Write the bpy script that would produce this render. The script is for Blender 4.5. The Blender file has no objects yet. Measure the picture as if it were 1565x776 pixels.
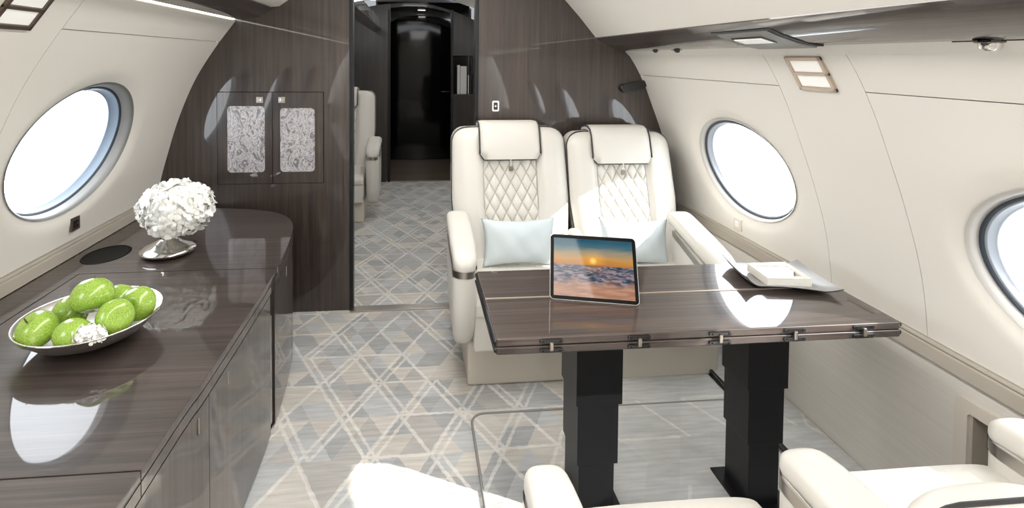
import bpy, bmesh, math, random
import numpy as np
from mathutils import Vector, Matrix
random.seed(7)
C = bpy.context.scene
COL = C.collection
PI = math.pi

# ------------------------------------------------------------------ camera
CAM = (0.0, 0.0, 1.35)
cd = bpy.data.cameras.new('camera'); cam = bpy.data.objects.new('camera', cd); COL.objects.link(cam)
def camrot(a, b, c):
    ca, sa, cb, sb, cc, sc = math.cos(a), math.sin(a), math.cos(b), math.sin(b), math.cos(c), math.sin(c)
    Rz = np.array([[ca, -sa, 0], [sa, ca, 0], [0, 0, 1]]); Rx = np.array([[1, 0, 0], [0, cb, -sb], [0, sb, cb]])
    Ry = np.array([[cc, 0, sc], [0, 1, 0], [-sc, 0, cc]])
    return Rz @ Rx @ Ry
R = camrot(math.radians(.36), math.radians(1.82), math.radians(-5.31))
rt = (R[0, 0], R[0, 2], -R[0, 1]); up = (-R[1, 0], -R[1, 2], R[1, 1]); bk = (-R[2, 0], -R[2, 2], R[2, 1])
M = Matrix.Identity(4)
for i in range(3):
    M[i][0] = rt[i]; M[i][1] = up[i]; M[i][2] = bk[i]; M[i][3] = CAM[i]
cam.matrix_world = M
cd.sensor_fit = 'HORIZONTAL'; cd.sensor_width = 36; cd.lens = 800 / 1565 * 36
cd.shift_x = (782.5 - 708) / 1565; cd.shift_y = -(388 - 114) / 1565
cd.clip_start = .02; cd.clip_end = 200
C.camera = cam

# ------------------------------------------------------------------ light
C.view_settings.view_transform = 'Standard'; C.view_settings.look = 'None'
C.view_settings.exposure = 0.06; C.view_settings.gamma = 1
w = bpy.data.worlds.new('sky'); C.world = w; w.use_nodes = True
bg = w.node_tree.nodes['Background']; bg.inputs[0].default_value = (.90, .95, 1, 1); bg.inputs[1].default_value = 7.0
sd = bpy.data.lights.new('sun', 'SUN'); sun = bpy.data.objects.new('sun', sd); COL.objects.link(sun)
sd.energy = 10; sd.angle = math.radians(.6); sd.color = (1, .97, .92)
sun.rotation_euler = Vector((-1.48, .74, -1.0)).to_track_quat('-Z', 'Y').to_euler(); sun.location = (4, -1, 3)
def area(name, loc, size, sy, energy, direction=(0, 0, -1), color=(1, .98, .95)):
    d = bpy.data.lights.new(name, 'AREA'); o = bpy.data.objects.new(name, d); COL.objects.link(o)
    d.shape = 'RECTANGLE'; d.size = size; d.size_y = sy; d.energy = energy; d.color = color
    o.location = loc; o.rotation_euler = Vector(direction).to_track_quat('-Z', 'Y').to_euler()
    return o
area('ceiling_fill_light', (0.08, 0.0, 1.925), .6, 5.2, 92)  # added fill light above the frame, lifts the whole main cabin
area('aft_ceiling_fill', (0.0, 4.3, 2.0), .3, 1.2, 4)  # unseen fill added to brighten the aft cabin
area('aft_upward_fill', (-.55, 4.3, 1.80), .05, 2.4, 2.5, (.5, 0, 1))  # second added fill, aimed up to whiten the aft ceiling

# ------------------------------------------------------------------ materials
def nt(name):
    m = bpy.data.materials.new(name); m.use_nodes = True
    return m, m.node_tree, m.node_tree.nodes['Principled BSDF']
def mat(name, col, rough=.5, metal=0, coat=0, bump=0, bscale=400, emit=0, vary=0, vscale=8, spec=.5):
    m, t, b = nt(name)
    b.inputs['Base Color'].default_value = (*col, 1); b.inputs['Roughness'].default_value = rough
    b.inputs['Metallic'].default_value = metal; b.inputs['Coat Weight'].default_value = coat
    b.inputs['Specular IOR Level'].default_value = spec
    b.inputs['Coat Roughness'].default_value = .03
    if emit:
        b.inputs['Emission Color'].default_value = (*col, 1); b.inputs['Emission Strength'].default_value = emit
    tc = t.nodes.new('ShaderNodeTexCoord')
    if vary:
        n = t.nodes.new('ShaderNodeTexNoise'); n.inputs['Scale'].default_value = vscale; n.inputs['Detail'].default_value = 4
        t.links.new(tc.outputs['Object'], n.inputs['Vector'])
        r = t.nodes.new('ShaderNodeMapRange'); r.inputs[3].default_value = 1 - vary; r.inputs[4].default_value = 1 + vary
        t.links.new(n.outputs[0], r.inputs[0])
        v = t.nodes.new('ShaderNodeVectorMath'); v.operation = 'SCALE'; v.inputs[0].default_value = col
        t.links.new(r.outputs[0], v.inputs['Scale']); t.links.new(v.outputs[0], b.inputs['Base Color'])
    if bump:
        n = t.nodes.new('ShaderNodeTexNoise'); n.inputs['Scale'].default_value = bscale
        t.links.new(tc.outputs['Object'], n.inputs['Vector'])
        bp = t.nodes.new('ShaderNodeBump'); bp.inputs['Strength'].default_value = bump; bp.inputs['Distance'].default_value = .001
        t.links.new(n.outputs[0], bp.inputs['Height']); t.links.new(bp.outputs[0], b.inputs['Normal'])
    return m
def ramp(t, stops):
    r = t.nodes.new('ShaderNodeValToRGB')
    while len(r.color_ramp.elements) < len(stops): r.color_ramp.elements.new(.5)
    for e, (p, c) in zip(r.color_ramp.elements, stops): e.position = p; e.color = (*c, 1)
    return r
def wood(name, axis, lo=(.020, .0135, .012), hi=(.105, .075, .064), coat=1.0, crough=.03):
    m, t, b = nt(name)
    tc = t.nodes.new('ShaderNodeTexCoord'); L = t.links.new
    def noise(al, ac, det, dist=0):
        mp = t.nodes.new('ShaderNodeMapping'); s = [ac] * 3; s[axis] = al; mp.inputs['Scale'].default_value = s
        L(tc.outputs['Object'], mp.inputs[0])
        n = t.nodes.new('ShaderNodeTexNoise'); n.inputs['Scale'].default_value = 1; n.inputs['Detail'].default_value = det
        n.inputs['Distortion'].default_value = dist; L(mp.outputs[0], n.inputs[0]); return n
    a = noise(1.2, 55, 5, .15); c = noise(5, 230, 3); e = noise(.5, 5, 2); b.inputs['Coat IOR'].default_value = 1.5
    mx = t.nodes.new('ShaderNodeMix'); mx.inputs[0].default_value = .42
    L(a.outputs[0], mx.inputs[2]); L(c.outputs[0], mx.inputs[3])
    m2 = t.nodes.new('ShaderNodeMix'); m2.inputs[0].default_value = .22
    L(mx.outputs[0], m2.inputs[2]); L(e.outputs[0], m2.inputs[3])
    mid = tuple((x + y) * .42 for x, y in zip(lo, hi))
    r = ramp(t, [(.36, lo), (.5, mid), (.66, hi)]); L(m2.outputs[0], r.inputs[0])
    L(r.outputs[0], b.inputs['Base Color'])
    b.inputs['Roughness'].default_value = .45; b.inputs['Coat Weight'].default_value = coat
    b.inputs['Coat Roughness'].default_value = crough
    return m
WOODZ = wood('wood_vertical_grain', 2, (.014, .0085, .0070), (.066, .043, .034)); WOODX = wood('wood_cross_grain', 0); WOODY = wood('wood_long_grain', 1, (.014, .0085, .0070), (.075, .049, .040))
WOODP = wood('partition_wood', 2, (.012, .0075, .0065), (.05, .034, .028), .5, .22)
WOODXS = wood('sideboard_wood', 0, (.016, .010, .009), (.085, .060, .051)); WOODFLOOR = wood('galley_floor_wood', 0, (.10, .07, .05), (.25, .19, .14), .3, .2)
CREAM = mat('wall_cream', (.78, .745, .685), .5, vary=.03, vscale=2)
CREAM2 = mat('ceiling_cream', (.78, .745, .685), .55, vary=.02, vscale=2)
LEDGE = mat('ledge_taupe', (.47, .425, .36), .5, vary=.05)
def fabric_mat():
    m, t, b = nt('dado_fabric'); tc = t.nodes.new('ShaderNodeTexCoord')
    mp = t.nodes.new('ShaderNodeMapping'); mp.inputs['Scale'].default_value = (3, 3, 120); mp.inputs['Rotation'].default_value = (.12, 0, 0)
    n = t.nodes.new('ShaderNodeTexNoise'); n.inputs['Detail'].default_value = 4; n.inputs['Scale'].default_value = 1
    t.links.new(tc.outputs['Object'], mp.inputs[0]); t.links.new(mp.outputs[0], n.inputs[0])
    r = ramp(t, [(.3, (.70, .66, .60)), (.7, (.75, .71, .65))]); t.links.new(n.outputs[0], r.inputs[0])
    t.links.new(r.outputs[0], b.inputs['Base Color']); b.inputs['Roughness'].default_value = .6
    return m
DADO = fabric_mat()
CLOTHD = 0; LEATHER = mat('ivory_leather', (.655, .63, .58), .42, bump=.25, bscale=500, vary=.02)
LEATHERQ, _t, _b = nt('ivory_quilted_leather'); _b.inputs['Roughness'].default_value = .45      # quilt seam lines are darker than the hide
_a = _t.nodes.new('ShaderNodeAttribute'); _a.attribute_name = 'seam'; _m = _t.nodes.new('ShaderNodeMix'); _m.data_type = 'RGBA'
_m.inputs[6].default_value = (.65, .625, .57, 1); _m.inputs[7].default_value = (.46, .43, .38, 1); _t.links.new(_a.outputs['Fac'], _m.inputs[0]); _t.links.new(_m.outputs[2], _b.inputs['Base Color'])
PLINTH = mat('cream_plinth', (.62, .57, .49), .5)
PIPE = mat('charcoal_piping', (.035, .033, .033), .5)
PILLOW = mat('pale_blue_linen', (.60, .665, .69), .85, bump=.6, bscale=700)
CHROME = mat('polished_nickel', (.75, .72, .69), .08, 1)
SATIN = mat('satin_nickel', (.50, .46, .42), .28, 1)
STEEL = mat('brushed_silver', (.66, .63, .60), .33, 1, bump=.3, bscale=300)
BRONZE = mat('bronze_frame', (.16, .125, .105), .35, .7)
BLACK = mat('black_lacquer', (.006, .006, .007), .15, coat=.6)
BLACKM = mat('black_anodised_metal', (.010, .010, .012), .38, .3)
DARK = mat('dark_gap', (.010, .009, .008), .85, spec=.05)
WELL = mat('black_well', (.004, .0035, .003), .5, spec=.12)
MIRROR = mat('black_mirror_door', (.003, .003, .003), .06, spec=.18)
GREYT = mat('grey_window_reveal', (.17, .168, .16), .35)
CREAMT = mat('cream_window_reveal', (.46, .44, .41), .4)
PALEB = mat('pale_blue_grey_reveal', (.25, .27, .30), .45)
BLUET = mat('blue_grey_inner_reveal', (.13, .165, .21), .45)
GASKET = mat('dark_blue_gasket', (.03, .04, .055), .5)
WHITEP = mat('white_plastic', (.82, .82, .80), .35)
LAMP = mat('lit_diffuser', (.78, .765, .73), .4, emit=.33)
COVE = mat('cove_light_strip', (1, .96, .88), .4, emit=5)
SPOT = mat('spot_light', (1, .93, .82), .4, emit=4)
PETAL = mat('white_petal', (.93, .925, .89), .6, vary=.05, vscale=30)
LEAF = mat('floret_green', (.12, .2, .06), .6)
STONE = mat('pale_stone_box', (.72, .69, .63), .5, vary=.06, vscale=40)
GREYGLASS = mat('grey_lacquer_tray', (.27, .265, .26), .3, 0, coat=.15)
SILL = mat('cream_trim', (.70, .64, .56), .4)
def glass_mat():
    m = bpy.data.materials.new('clear_pane'); m.use_nodes = True; t = m.node_tree; t.nodes.clear()
    o = t.nodes.new('ShaderNodeOutputMaterial'); a = t.nodes.new('ShaderNodeBsdfTransparent'); g = t.nodes.new('ShaderNodeBsdfGlossy')
    g.inputs['Roughness'].default_value = .02; f = t.nodes.new('ShaderNodeFresnel'); f.inputs[0].default_value = 1.3
    x = t.nodes.new('ShaderNodeMixShader'); t.links.new(f.outputs[0], x.inputs[0]); t.links.new(a.outputs[0], x.inputs[1]); t.links.new(g.outputs[0], x.inputs[2])
    t.links.new(x.outputs[0], o.inputs[0]); return m
GLASS = glass_mat()
def pearl_mat():
    m, t, b = nt('mother_of_pearl'); tc = t.nodes.new('ShaderNodeTexCoord'); L = t.links.new
    mp = t.nodes.new('ShaderNodeMapping'); mp.inputs['Scale'].default_value = (1, 1, .7); L(tc.outputs['Object'], mp.inputs[0])
    n = t.nodes.new('ShaderNodeTexNoise'); n.inputs['Scale'].default_value = 17; n.inputs['Detail'].default_value = 5
    n.inputs['Distortion'].default_value = 3.2; n.inputs['Roughness'].default_value = .7; L(mp.outputs[0], n.inputs[0])
    r = ramp(t, [(.30, (.12, .10, .11)), (.44, (.28, .26, .28)), (.52, (.66, .64, .65)), (.57, (.22, .20, .23)), (.66, (.74, .73, .74)), (.8, (.9, .89, .88))]); L(n.outputs[0], r.inputs[0])
    L(r.outputs[0], b.inputs['Base Color']); b.inputs['Roughness'].default_value = .25; b.inputs['Metallic'].default_value = .25
    b.inputs['Coat Weight'].default_value = .6
    bp = t.nodes.new('ShaderNodeBump'); bp.inputs['Strength'].default_value = .5; bp.inputs['Distance'].default_value = .004
    L(n.outputs[0], bp.inputs['Height']); L(bp.outputs[0], b.inputs['Normal']); return m
PEARL = pearl_mat()
def apple_mat():
    m, t, b = nt('green_apple_skin'); tc = t.nodes.new('ShaderNodeTexCoord'); L = t.links.new
    n = t.nodes.new('ShaderNodeTexNoise'); n.inputs['Scale'].default_value = 14; n.inputs['Detail'].default_value = 4; L(tc.outputs['Object'], n.inputs[0])
    r = ramp(t, [(.3, (.20, .36, .035)), (.55, (.33, .50, .07)), (.75, (.50, .62, .16))]); L(n.outputs[0], r.inputs[0])
    v = t.nodes.new('ShaderNodeTexVoronoi'); v.inputs['Scale'].default_value = 240; L(tc.outputs['Object'], v.inputs[0])
    lt = t.nodes.new('ShaderNodeMath'); lt.operation = 'LESS_THAN'; lt.inputs[1].default_value = .07; L(v.outputs['Distance'], lt.inputs[0])
    mx = t.nodes.new('ShaderNodeMix'); mx.data_type = 'RGBA'; L(lt.outputs[0], mx.inputs[0]); L(r.outputs[0], mx.inputs[6]); mx.inputs[7].default_value = (.38, .54, .12, 1)
    L(mx.outputs[2], b.inputs['Base Color']); b.inputs['Roughness'].default_value = .22; b.inputs['Coat Weight'].default_value = .4
    return m
APPLE = apple_mat()

def carpet_mat(plain=False):
    m, t, b = nt('grey_plain_carpet' if plain else 'triangle_pattern_carpet'); L = t.links.new
    tc = t.nodes.new('ShaderNodeTexCoord')
    def mth(op, a, b_=None, c=None):
        n = t.nodes.new('ShaderNodeMath'); n.operation = op
        for i, q in enumerate((a, b_, c)):
            if q is None: continue
            if isinstance(q, (int, float)): n.inputs[i].default_value = q
            else: L(q, n.inputs[i])
        return n.outputs[0]
    sep = t.nodes.new('ShaderNodeSeparateXYZ')
    wn = t.nodes.new('ShaderNodeTexNoise'); wn.inputs['Scale'].default_value = 45; wn.inputs['Detail'].default_value = 2; L(tc.outputs['Object'], wn.inputs[0])
    wv = t.nodes.new('ShaderNodeVectorMath'); wv.operation = 'MULTIPLY_ADD'; L(wn.outputs['Color'], wv.inputs[0]); wv.inputs[1].default_value = (.012, .012, 0); L(tc.outputs['Object'], wv.inputs[2])
    L(wv.outputs[0], sep.inputs[0]); X = sep.outputs[0]; Y = sep.outputs[1]
    x0 = mth('ADD', X, .157); y0 = mth('SUBTRACT', Y, 1.75)
    hgt = .205; side = .222
    k2 = mth('DIVIDE', y0, hgt)                                     # rows
    q = mth('DIVIDE', x0, side)
    half = mth('MULTIPLY', k2, .5)
    k1 = mth('SUBTRACT', q, half); k3 = mth('ADD', q, half)
    def cells(a, s): return mth('FLOOR', mth('MULTIPLY', a, s))
    def cmb(a, b_, c):
        n = t.nodes.new('ShaderNodeCombineXYZ')
        for i, v in enumerate((a, b_, c)):
            if isinstance(v, (int, float)): n.inputs[i].default_value = v
            else: L(v, n.inputs[i])
        return n.outputs[0]
    def rnd(v):
        n = t.nodes.new('ShaderNodeTexWhiteNoise'); L(v, n.inputs[0]); return n.outputs[0]
    big = rnd(cmb(cells(k1, 1), cells(k2, 1), cells(k3, 1)))
    small = rnd(cmb(cells(k1, 2), cells(k2, 2), cells(k3, 2)))
    sel = mth('GREATER_THAN', rnd(cmb(cells(k1, .5), cells(k2, 1), 7.3)), .45)
    tone = mth('ADD', mth('MULTIPLY', big, mth('SUBTRACT', 1, sel)), mth('MULTIPLY', small, sel))
    if plain: r = ramp(t, [(0, (.54, .545, .535)), (.5, (.56, .565, .555)), (1, (.59, .59, .57))])
    else: r = ramp(t, [(0, (.38, .385, .385)), (.25, (.43, .435, .435)), (.42, (.49, .50, .50)), (.58, (.54, .51, .465)), (.72, (.44, .425, .405)), (.85, (.58, .55, .505)), (1, (.51, .52, .52))])
    r.color_ramp.interpolation = 'CONSTANT' if not plain else 'LINEAR'
    L(tone, r.inputs[0])
    def line(k, other, off, wd, seed, thr):
        d = mth('ABSOLUTE', mth('SUBTRACT', mth('FRACT', mth('ADD', k, .5 - off)), .5))
        ln = mth('LESS_THAN', d, wd)
        pres = mth('GREATER_THAN', rnd(cmb(cells(mth('ADD', k, .5 - off), 1), cells(other, 1), seed)), thr)
        return mth('MULTIPLY', ln, pres)
    sets = [(k1, k2, 0, .035, 1.1, .85 if plain else .12), (k1, k2, .16, .03, 2.1, .95 if plain else .3), (k3, k2, 0, .035, 3.1, .9 if plain else .12), (k3, k2, .16, .03, 4.1, .95 if plain else .3), (k2, k1, 0, .03, 5.1, .93 if plain else .45)]
    acc = None
    for s in sets:
        l = line(*s); acc = l if acc is None else mth('MAXIMUM', acc, l)
    rub = t.nodes.new('ShaderNodeTexNoise'); rub.inputs['Scale'].default_value = 7; rub.inputs['Detail'].default_value = 4; L(tc.outputs['Object'], rub.inputs[0])
    fac = mth('MULTIPLY', acc, mth('MULTIPLY', rub.outputs[0], 1.2)); 
    mx = t.nodes.new('ShaderNodeMix'); mx.data_type = 'RGBA'; L(fac, mx.inputs[0]); L(r.outputs[0], mx.inputs[6]); mx.inputs[7].default_value = (.74, .715, .67, 1)
    mp = t.nodes.new('ShaderNodeMapping'); mp.inputs['Scale'].default_value = (8, 70, 8); L(tc.outputs['Object'], mp.inputs[0])
    st = t.nodes.new('ShaderNodeTexNoise'); st.inputs['Scale'].default_value = 1; st.inputs['Detail'].default_value = 5; L(mp.outputs[0], st.inputs[0])
    mr = t.nodes.new('ShaderNodeMapRange'); mr.inputs[1].default_value = .3; mr.inputs[2].default_value = .7; mr.inputs[3].default_value = .88; mr.inputs[4].default_value = 1.14; L(st.outputs[0], mr.inputs[0])
    v = t.nodes.new('ShaderNodeVectorMath'); v.operation = 'SCALE'; L(mx.outputs[2], v.inputs[0]); L(mr.outputs[0], v.inputs['Scale'])
    L(v.outputs[0], b.inputs['Base Color']); b.inputs['Roughness'].default_value = .9; b.inputs['Specular IOR Level'].default_value = .15
    fb = t.nodes.new('ShaderNodeTexNoise'); fb.inputs['Scale'].default_value = 420; L(tc.outputs['Object'], fb.inputs[0])
    bp = t.nodes.new('ShaderNodeBump'); bp.inputs['Strength'].default_value = .5; bp.inputs['Distance'].default_value = .002
    L(fb.outputs[0], bp.inputs['Height']); L(bp.outputs[0], b.inputs['Normal'])
    return m
CARPET = carpet_mat(); CARPETP = carpet_mat(True)

def screen_mat():
    m = bpy.data.materials.new('lit_sunset_screen'); m.use_nodes = True; t = m.node_tree; t.nodes.clear(); L = t.links.new
    out = t.nodes.new('ShaderNodeOutputMaterial'); em = t.nodes.new('ShaderNodeEmission'); uv = t.nodes.new('ShaderNodeUVMap'); uv.uv_map = 'UVMap'
    sep = t.nodes.new('ShaderNodeSeparateXYZ'); L(uv.outputs[0], sep.inputs[0])
    def mth(op, a, b_=None):
        n = t.nodes.new('ShaderNodeMath'); n.operation = op
        for i, q in enumerate((a, b_)):
            if q is None: continue
            if isinstance(q, (int, float)): n.inputs[i].default_value = q
            else: L(q, n.inputs[i])
        return n.outputs[0]
    def noise(sx, sy, det, dist=0):
        mp = t.nodes.new('ShaderNodeMapping'); mp.inputs['Scale'].default_value = (sx, sy, 1); L(uv.outputs[0], mp.inputs[0])
        n = t.nodes.new('ShaderNodeTexNoise'); n.inputs['Scale'].default_value = 1; n.inputs['Detail'].default_value = det; n.inputs['Distortion'].default_value = dist
        L(mp.outputs[0], n.inputs[0]); return n.outputs[0]
    sky = ramp(t, [(.50, (.20, .09, .06)), (.56, (.62, .25, .05)), (.66, (.68, .36, .10)), (.76, (.38, .33, .22)), (.87, (.06, .17, .22)), (1, (.015, .10, .17))])
    yy = mth('ADD', sep.outputs[1], mth('MULTIPLY', mth('SUBTRACT', noise(2.5, 12, 4), .5), .16)); L(yy, sky.inputs[0])
    land = ramp(t, [(.30, (.012, .035, .06)), (.42, (.03, .09, .14)), (.50, (.16, .14, .19)), (.58, (.42, .30, .30)), (.7, (.30, .33, .38))]); L(noise(9, 22, 6, .8), land.inputs[0])
    snow = ramp(t, [(.3, (.38, .17, .10)), (.55, (.60, .32, .20)), (.75, (.66, .42, .31))]); L(noise(3, 14, 5, .6), snow.inputs[0])
    mk = t.nodes.new('ShaderNodeMapRange'); L(mth('ADD', sep.outputs[1], mth('MULTIPLY', mth('SUBTRACT', noise(4, 5, 5), .5), .32)), mk.inputs[0])
    mk.inputs[1].default_value = .17; mk.inputs[2].default_value = .30
    a = t.nodes.new('ShaderNodeMix'); a.data_type = 'RGBA'; L(mk.outputs[0], a.inputs[0]); L(snow.outputs[0], a.inputs[6]); L(land.outputs[0], a.inputs[7])
    hz = t.nodes.new('ShaderNodeMapRange'); L(mth('ADD', sep.outputs[1], mth('MULTIPLY', noise(9, 1, 4), .05)), hz.inputs[0]); hz.inputs[1].default_value = .55; hz.inputs[2].default_value = .575
    c = t.nodes.new('ShaderNodeMix'); c.data_type = 'RGBA'; L(hz.outputs[0], c.inputs[0]); L(a.outputs[2], c.inputs[6]); L(sky.outputs[0], c.inputs[7])
    dx = mth('MULTIPLY', mth('SUBTRACT', sep.outputs[0], .5), 1.33); dy = mth('SUBTRACT', sep.outputs[1], .62)
    d = mth('SQRT', mth('ADD', mth('MULTIPLY', dx, dx), mth('MULTIPLY', dy, dy)))
    g = ramp(t, [(0, (1.0, .75, .25)), (.022, (.95, .55, .10)), (.07, (.28, .12, .01)), (.25, (0, 0, 0))]); L(d, g.inputs[0])
    ad = t.nodes.new('ShaderNodeMix'); ad.data_type = 'RGBA'; ad.blend_type = 'ADD'; ad.inputs[0].default_value = 1; L(c.outputs[2], ad.inputs[6]); L(g.outputs[0], ad.inputs[7])
    L(ad.outputs[2], em.inputs[0]); em.inputs[1].default_value = .8
    gl = t.nodes.new('ShaderNodeBsdfGlossy'); gl.inputs['Roughness'].default_value = .05
    fr = t.nodes.new('ShaderNodeFresnel'); fr.inputs[0].default_value = 1.35
    mx = t.nodes.new('ShaderNodeMixShader'); L(fr.outputs[0], mx.inputs[0]); L(em.outputs[0], mx.inputs[1]); L(gl.outputs[0], mx.inputs[2])
    L(mx.outputs[0], out.inputs[0]); return m
SCREEN = screen_mat()

# ------------------------------------------------------------------ helpers
def link(name, me, m, parent=None, smooth=False):
    o = bpy.data.objects.new(name, me); COL.objects.link(o)
    if m: 
        me.materials.clear(); me.materials.append(m)
    if smooth: me.shade_smooth()
    if parent: o.parent = parent
    return o
def tag(o, label=None, cat=None, group=None, kind=None):
    if label: o['label'] = label
    if cat: o['category'] = cat
    if group: o['group'] = group
    if kind: o['kind'] = kind
    return o
def empty(name, loc, label=None, cat=None, group=None, rz=0, kind=None):
    o = bpy.data.objects.new(name, None); COL.objects.link(o); o.location = loc; o.rotation_euler = (0, 0, rz); o.empty_display_size = .05
    return tag(o, label, cat, group, kind)
def mesh(name, vs, fs, m, parent=None, smooth=False, off=None):
    me = bpy.data.meshes.new(name)
    if off: vs = [(a - off[0], b - off[1], c - off[2]) for a, b, c in vs]
    me.from_pydata([tuple(v) for v in vs], [], fs); me.validate(); me.update()
    return link(name, me, m, parent, smooth)
def frombm(name, bm, m, parent=None, smooth=False):
    me = bpy.data.meshes.new(name); bmesh.ops.recalc_face_normals(bm, faces=bm.faces); bm.to_mesh(me); bm.free()
    return link(name, me, m, parent, smooth)
def add_box(bm, lo, hi, r=0, seg=2, mtx=None):
    b = bmesh.new(); bmesh.ops.create_cube(b, size=1)
    for v in b.verts: v.co = Vector([lo[i] + (v.co[i] + .5) * (hi[i] - lo[i]) for i in range(3)])
    if r: bmesh.ops.bevel(b, geom=b.edges[:], offset=r, segments=seg, profile=.5, affect='EDGES', clamp_overlap=True)
    if mtx: bmesh.ops.transform(b, matrix=mtx, verts=b.verts)
    t = bpy.data.meshes.new('t'); b.to_mesh(t); b.free(); bm.from_mesh(t); bpy.data.meshes.remove(t)
def box(name, lo, hi, m, parent=None, r=0, seg=2, mtx=None, smooth=None):
    bm = bmesh.new(); add_box(bm, lo, hi, r, seg, mtx)
    o = frombm(name, bm, m, parent); 
    if r and seg > 1 and smooth is not False: smooth_angle(o, 40, True)
    return o
def smooth_angle(o, a=40, wn=False):
    me = o.data; me.shade_smooth()
    try: me.set_sharp_from_angle(angle=math.radians(a))
    except Exception: pass
    if wn:
        w_ = o.modifiers.new('weighted', 'WEIGHTED_NORMAL'); w_.keep_sharp = True; w_.weight = 100
def rrect(x0, x1, z0, z1, r, n=5):
    pts = []
    for cx, cz, a0 in ((x1 - r, z1 - r, 0), (x0 + r, z1 - r, 90), (x0 + r, z0 + r, 180), (x1 - r, z0 + r, 270)):
        for i in range(n + 1):
            a = math.radians(a0 + 90 * i / n); pts.append((cx + r * math.cos(a), cz + r * math.sin(a)))
    return pts
def slab(name, outline, axis, d0, d1, m, parent=None, holes=(), bevel=0, seg=1):
    """flat outline (a,b) extruded along axis between d0 and d1. axis 1: (x,z) ; axis 2: (x,y); axis 0: (y,z)"""
    def P(a, b_, d): return {0: (d, a, b_), 1: (a, d, b_), 2: (a, b_, d)}[axis]
    bm = bmesh.new(); loops = [outline] + list(holes); eds = []
    for lp in loops:
        vs = [bm.verts.new(P(a, b_, d0)) for a, b_ in lp]
        for i in range(len(vs)): eds.append(bm.edges.new((vs[i], vs[(i + 1) % len(vs)])))
    if holes: bmesh.ops.triangle_fill(bm, edges=eds, use_beauty=True, use_dissolve=False)
    else: bm.faces.new(bm.verts[:])
    bmesh.ops.recalc_face_normals(bm, faces=bm.faces)
    r = bmesh.ops.extrude_face_region(bm, geom=bm.faces[:])
    dv = Vector(P(0, 0, d1 - d0)); bmesh.ops.translate(bm, vec=dv, verts=[v for v in r['geom'] if isinstance(v, bmesh.types.BMVert)])
    if bevel:
        es = [e for e in bm.edges if len(e.link_faces) == 2 and e.calc_face_angle(0) > .9 and abs((e.verts[0].co - e.verts[1].co)[axis]) < 1e-6]
        bmesh.ops.recalc_face_normals(bm, faces=bm.faces)
        bmesh.ops.bevel(bm, geom=es, offset=bevel, segments=seg, profile=.5, affect='EDGES', clamp_overlap=True)
    o = frombm(name, bm, m, parent)
    if bevel: smooth_angle(o, 50, True)
    return o
def lathe(name, prof, m, parent=None, n=48, loc=(0, 0, 0), sx=1, sy=1, smooth=True):
    vs, fs = [], []
    for r, z in prof:
        for i in range(n):
            a = 2 * PI * i / n; vs.append((loc[0] + r * math.cos(a) * sx, loc[1] + r * math.sin(a) * sy, loc[2] + z))
    for j in range(len(prof) - 1):
        for i in range(n):
            k = (i + 1) % n; fs.append((j * n + i, j * n + k, (j + 1) * n + k, (j + 1) * n + i))
    if prof[0][0] > 1e-4: fs.append(tuple(range(n))[::-1])
    if prof[-1][0] > 1e-4: fs.append(tuple((len(prof) - 1) * n + i for i in range(n)))
    o = mesh(name, vs, fs, m, parent)
    bm = bmesh.new(); bm.from_mesh(o.data); bmesh.ops.remove_doubles(bm, verts=bm.verts, dist=1e-5); bmesh.ops.recalc_face_normals(bm, faces=bm.faces); bm.to_mesh(o.data); bm.free()
    if smooth: smooth_angle(o, 50)
    return o
def tube(name, pts, r, m, parent=None, n=8, closed=False, sq=1):
    pts = [Vector(p) for p in pts]; N = len(pts); vs, fs = [], []; prev = None
    for i, p in enumerate(pts):
        a = pts[(i - 1) % N] if closed or i else p; b_ = pts[(i + 1) % N] if closed or i < N - 1 else p
        t = (b_ - a).normalized()
        if prev is None: u = t.orthogonal().normalized()
        else:
            u = prev - t * prev.dot(t); u.normalize()
        prev = u; v = t.cross(u)
        for k in range(n):
            an = 2 * PI * k / n; vs.append(p + (u * math.cos(an) + v * math.sin(an) * sq) * r)
    M_ = N if closed else N - 1
    for i in range(M_):
        j = (i + 1) % N
        for k in range(n):
            l = (k + 1) % n; fs.append((i * n + k, i * n + l, j * n + l, j * n + k))
    if not closed: fs.append(tuple(range(n))[::-1]); fs.append(tuple((N - 1) * n + k for k in range(n)))
    return mesh(name, vs, fs, m, parent, True)
def loft(name, rings, m, parent=None, cap=True, smooth=True, closed=True, flip=False):
    n = len(rings[0]); vs = [v for r in rings for v in r]; fs = []
    for j in range(len(rings) - 1):
        for i in range(n if closed else n - 1):
            k = (i + 1) % n; fs.append((j * n + i, j * n + k, (j + 1) * n + k, (j + 1) * n + i))
    if cap: fs.append(tuple(range(n))[::-1]); fs.append(tuple((len(rings) - 1) * n + i for i in range(n)))
    if flip: fs = [f[::-1] for f in fs]
    o = mesh(name, vs, fs, m, parent)
    bm = bmesh.new(); bm.from_mesh(o.data)
    if closed and cap: bmesh.ops.recalc_face_normals(bm, faces=bm.faces)
    bm.to_mesh(o.data); bm.free()
    if smooth: smooth_angle(o, 60)
    return o
def supell(cx, cz, hw, hh, e=2.8, n=28):
    out = []
    for i in range(n):
        a = 2 * PI * i / n; c, s = math.cos(a), math.sin(a)
        out.append((cx + hw * math.copysign(abs(c) ** (2 / e), c), cz + hh * math.copysign(abs(s) ** (2 / e), s)))
    return out
def copy_tree(o, parent=None, kids=None):
    c = o.copy(); COL.objects.link(c)
    if parent: c.parent = parent
    for ch in list(o.children): copy_tree(ch, c)
    return c

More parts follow.
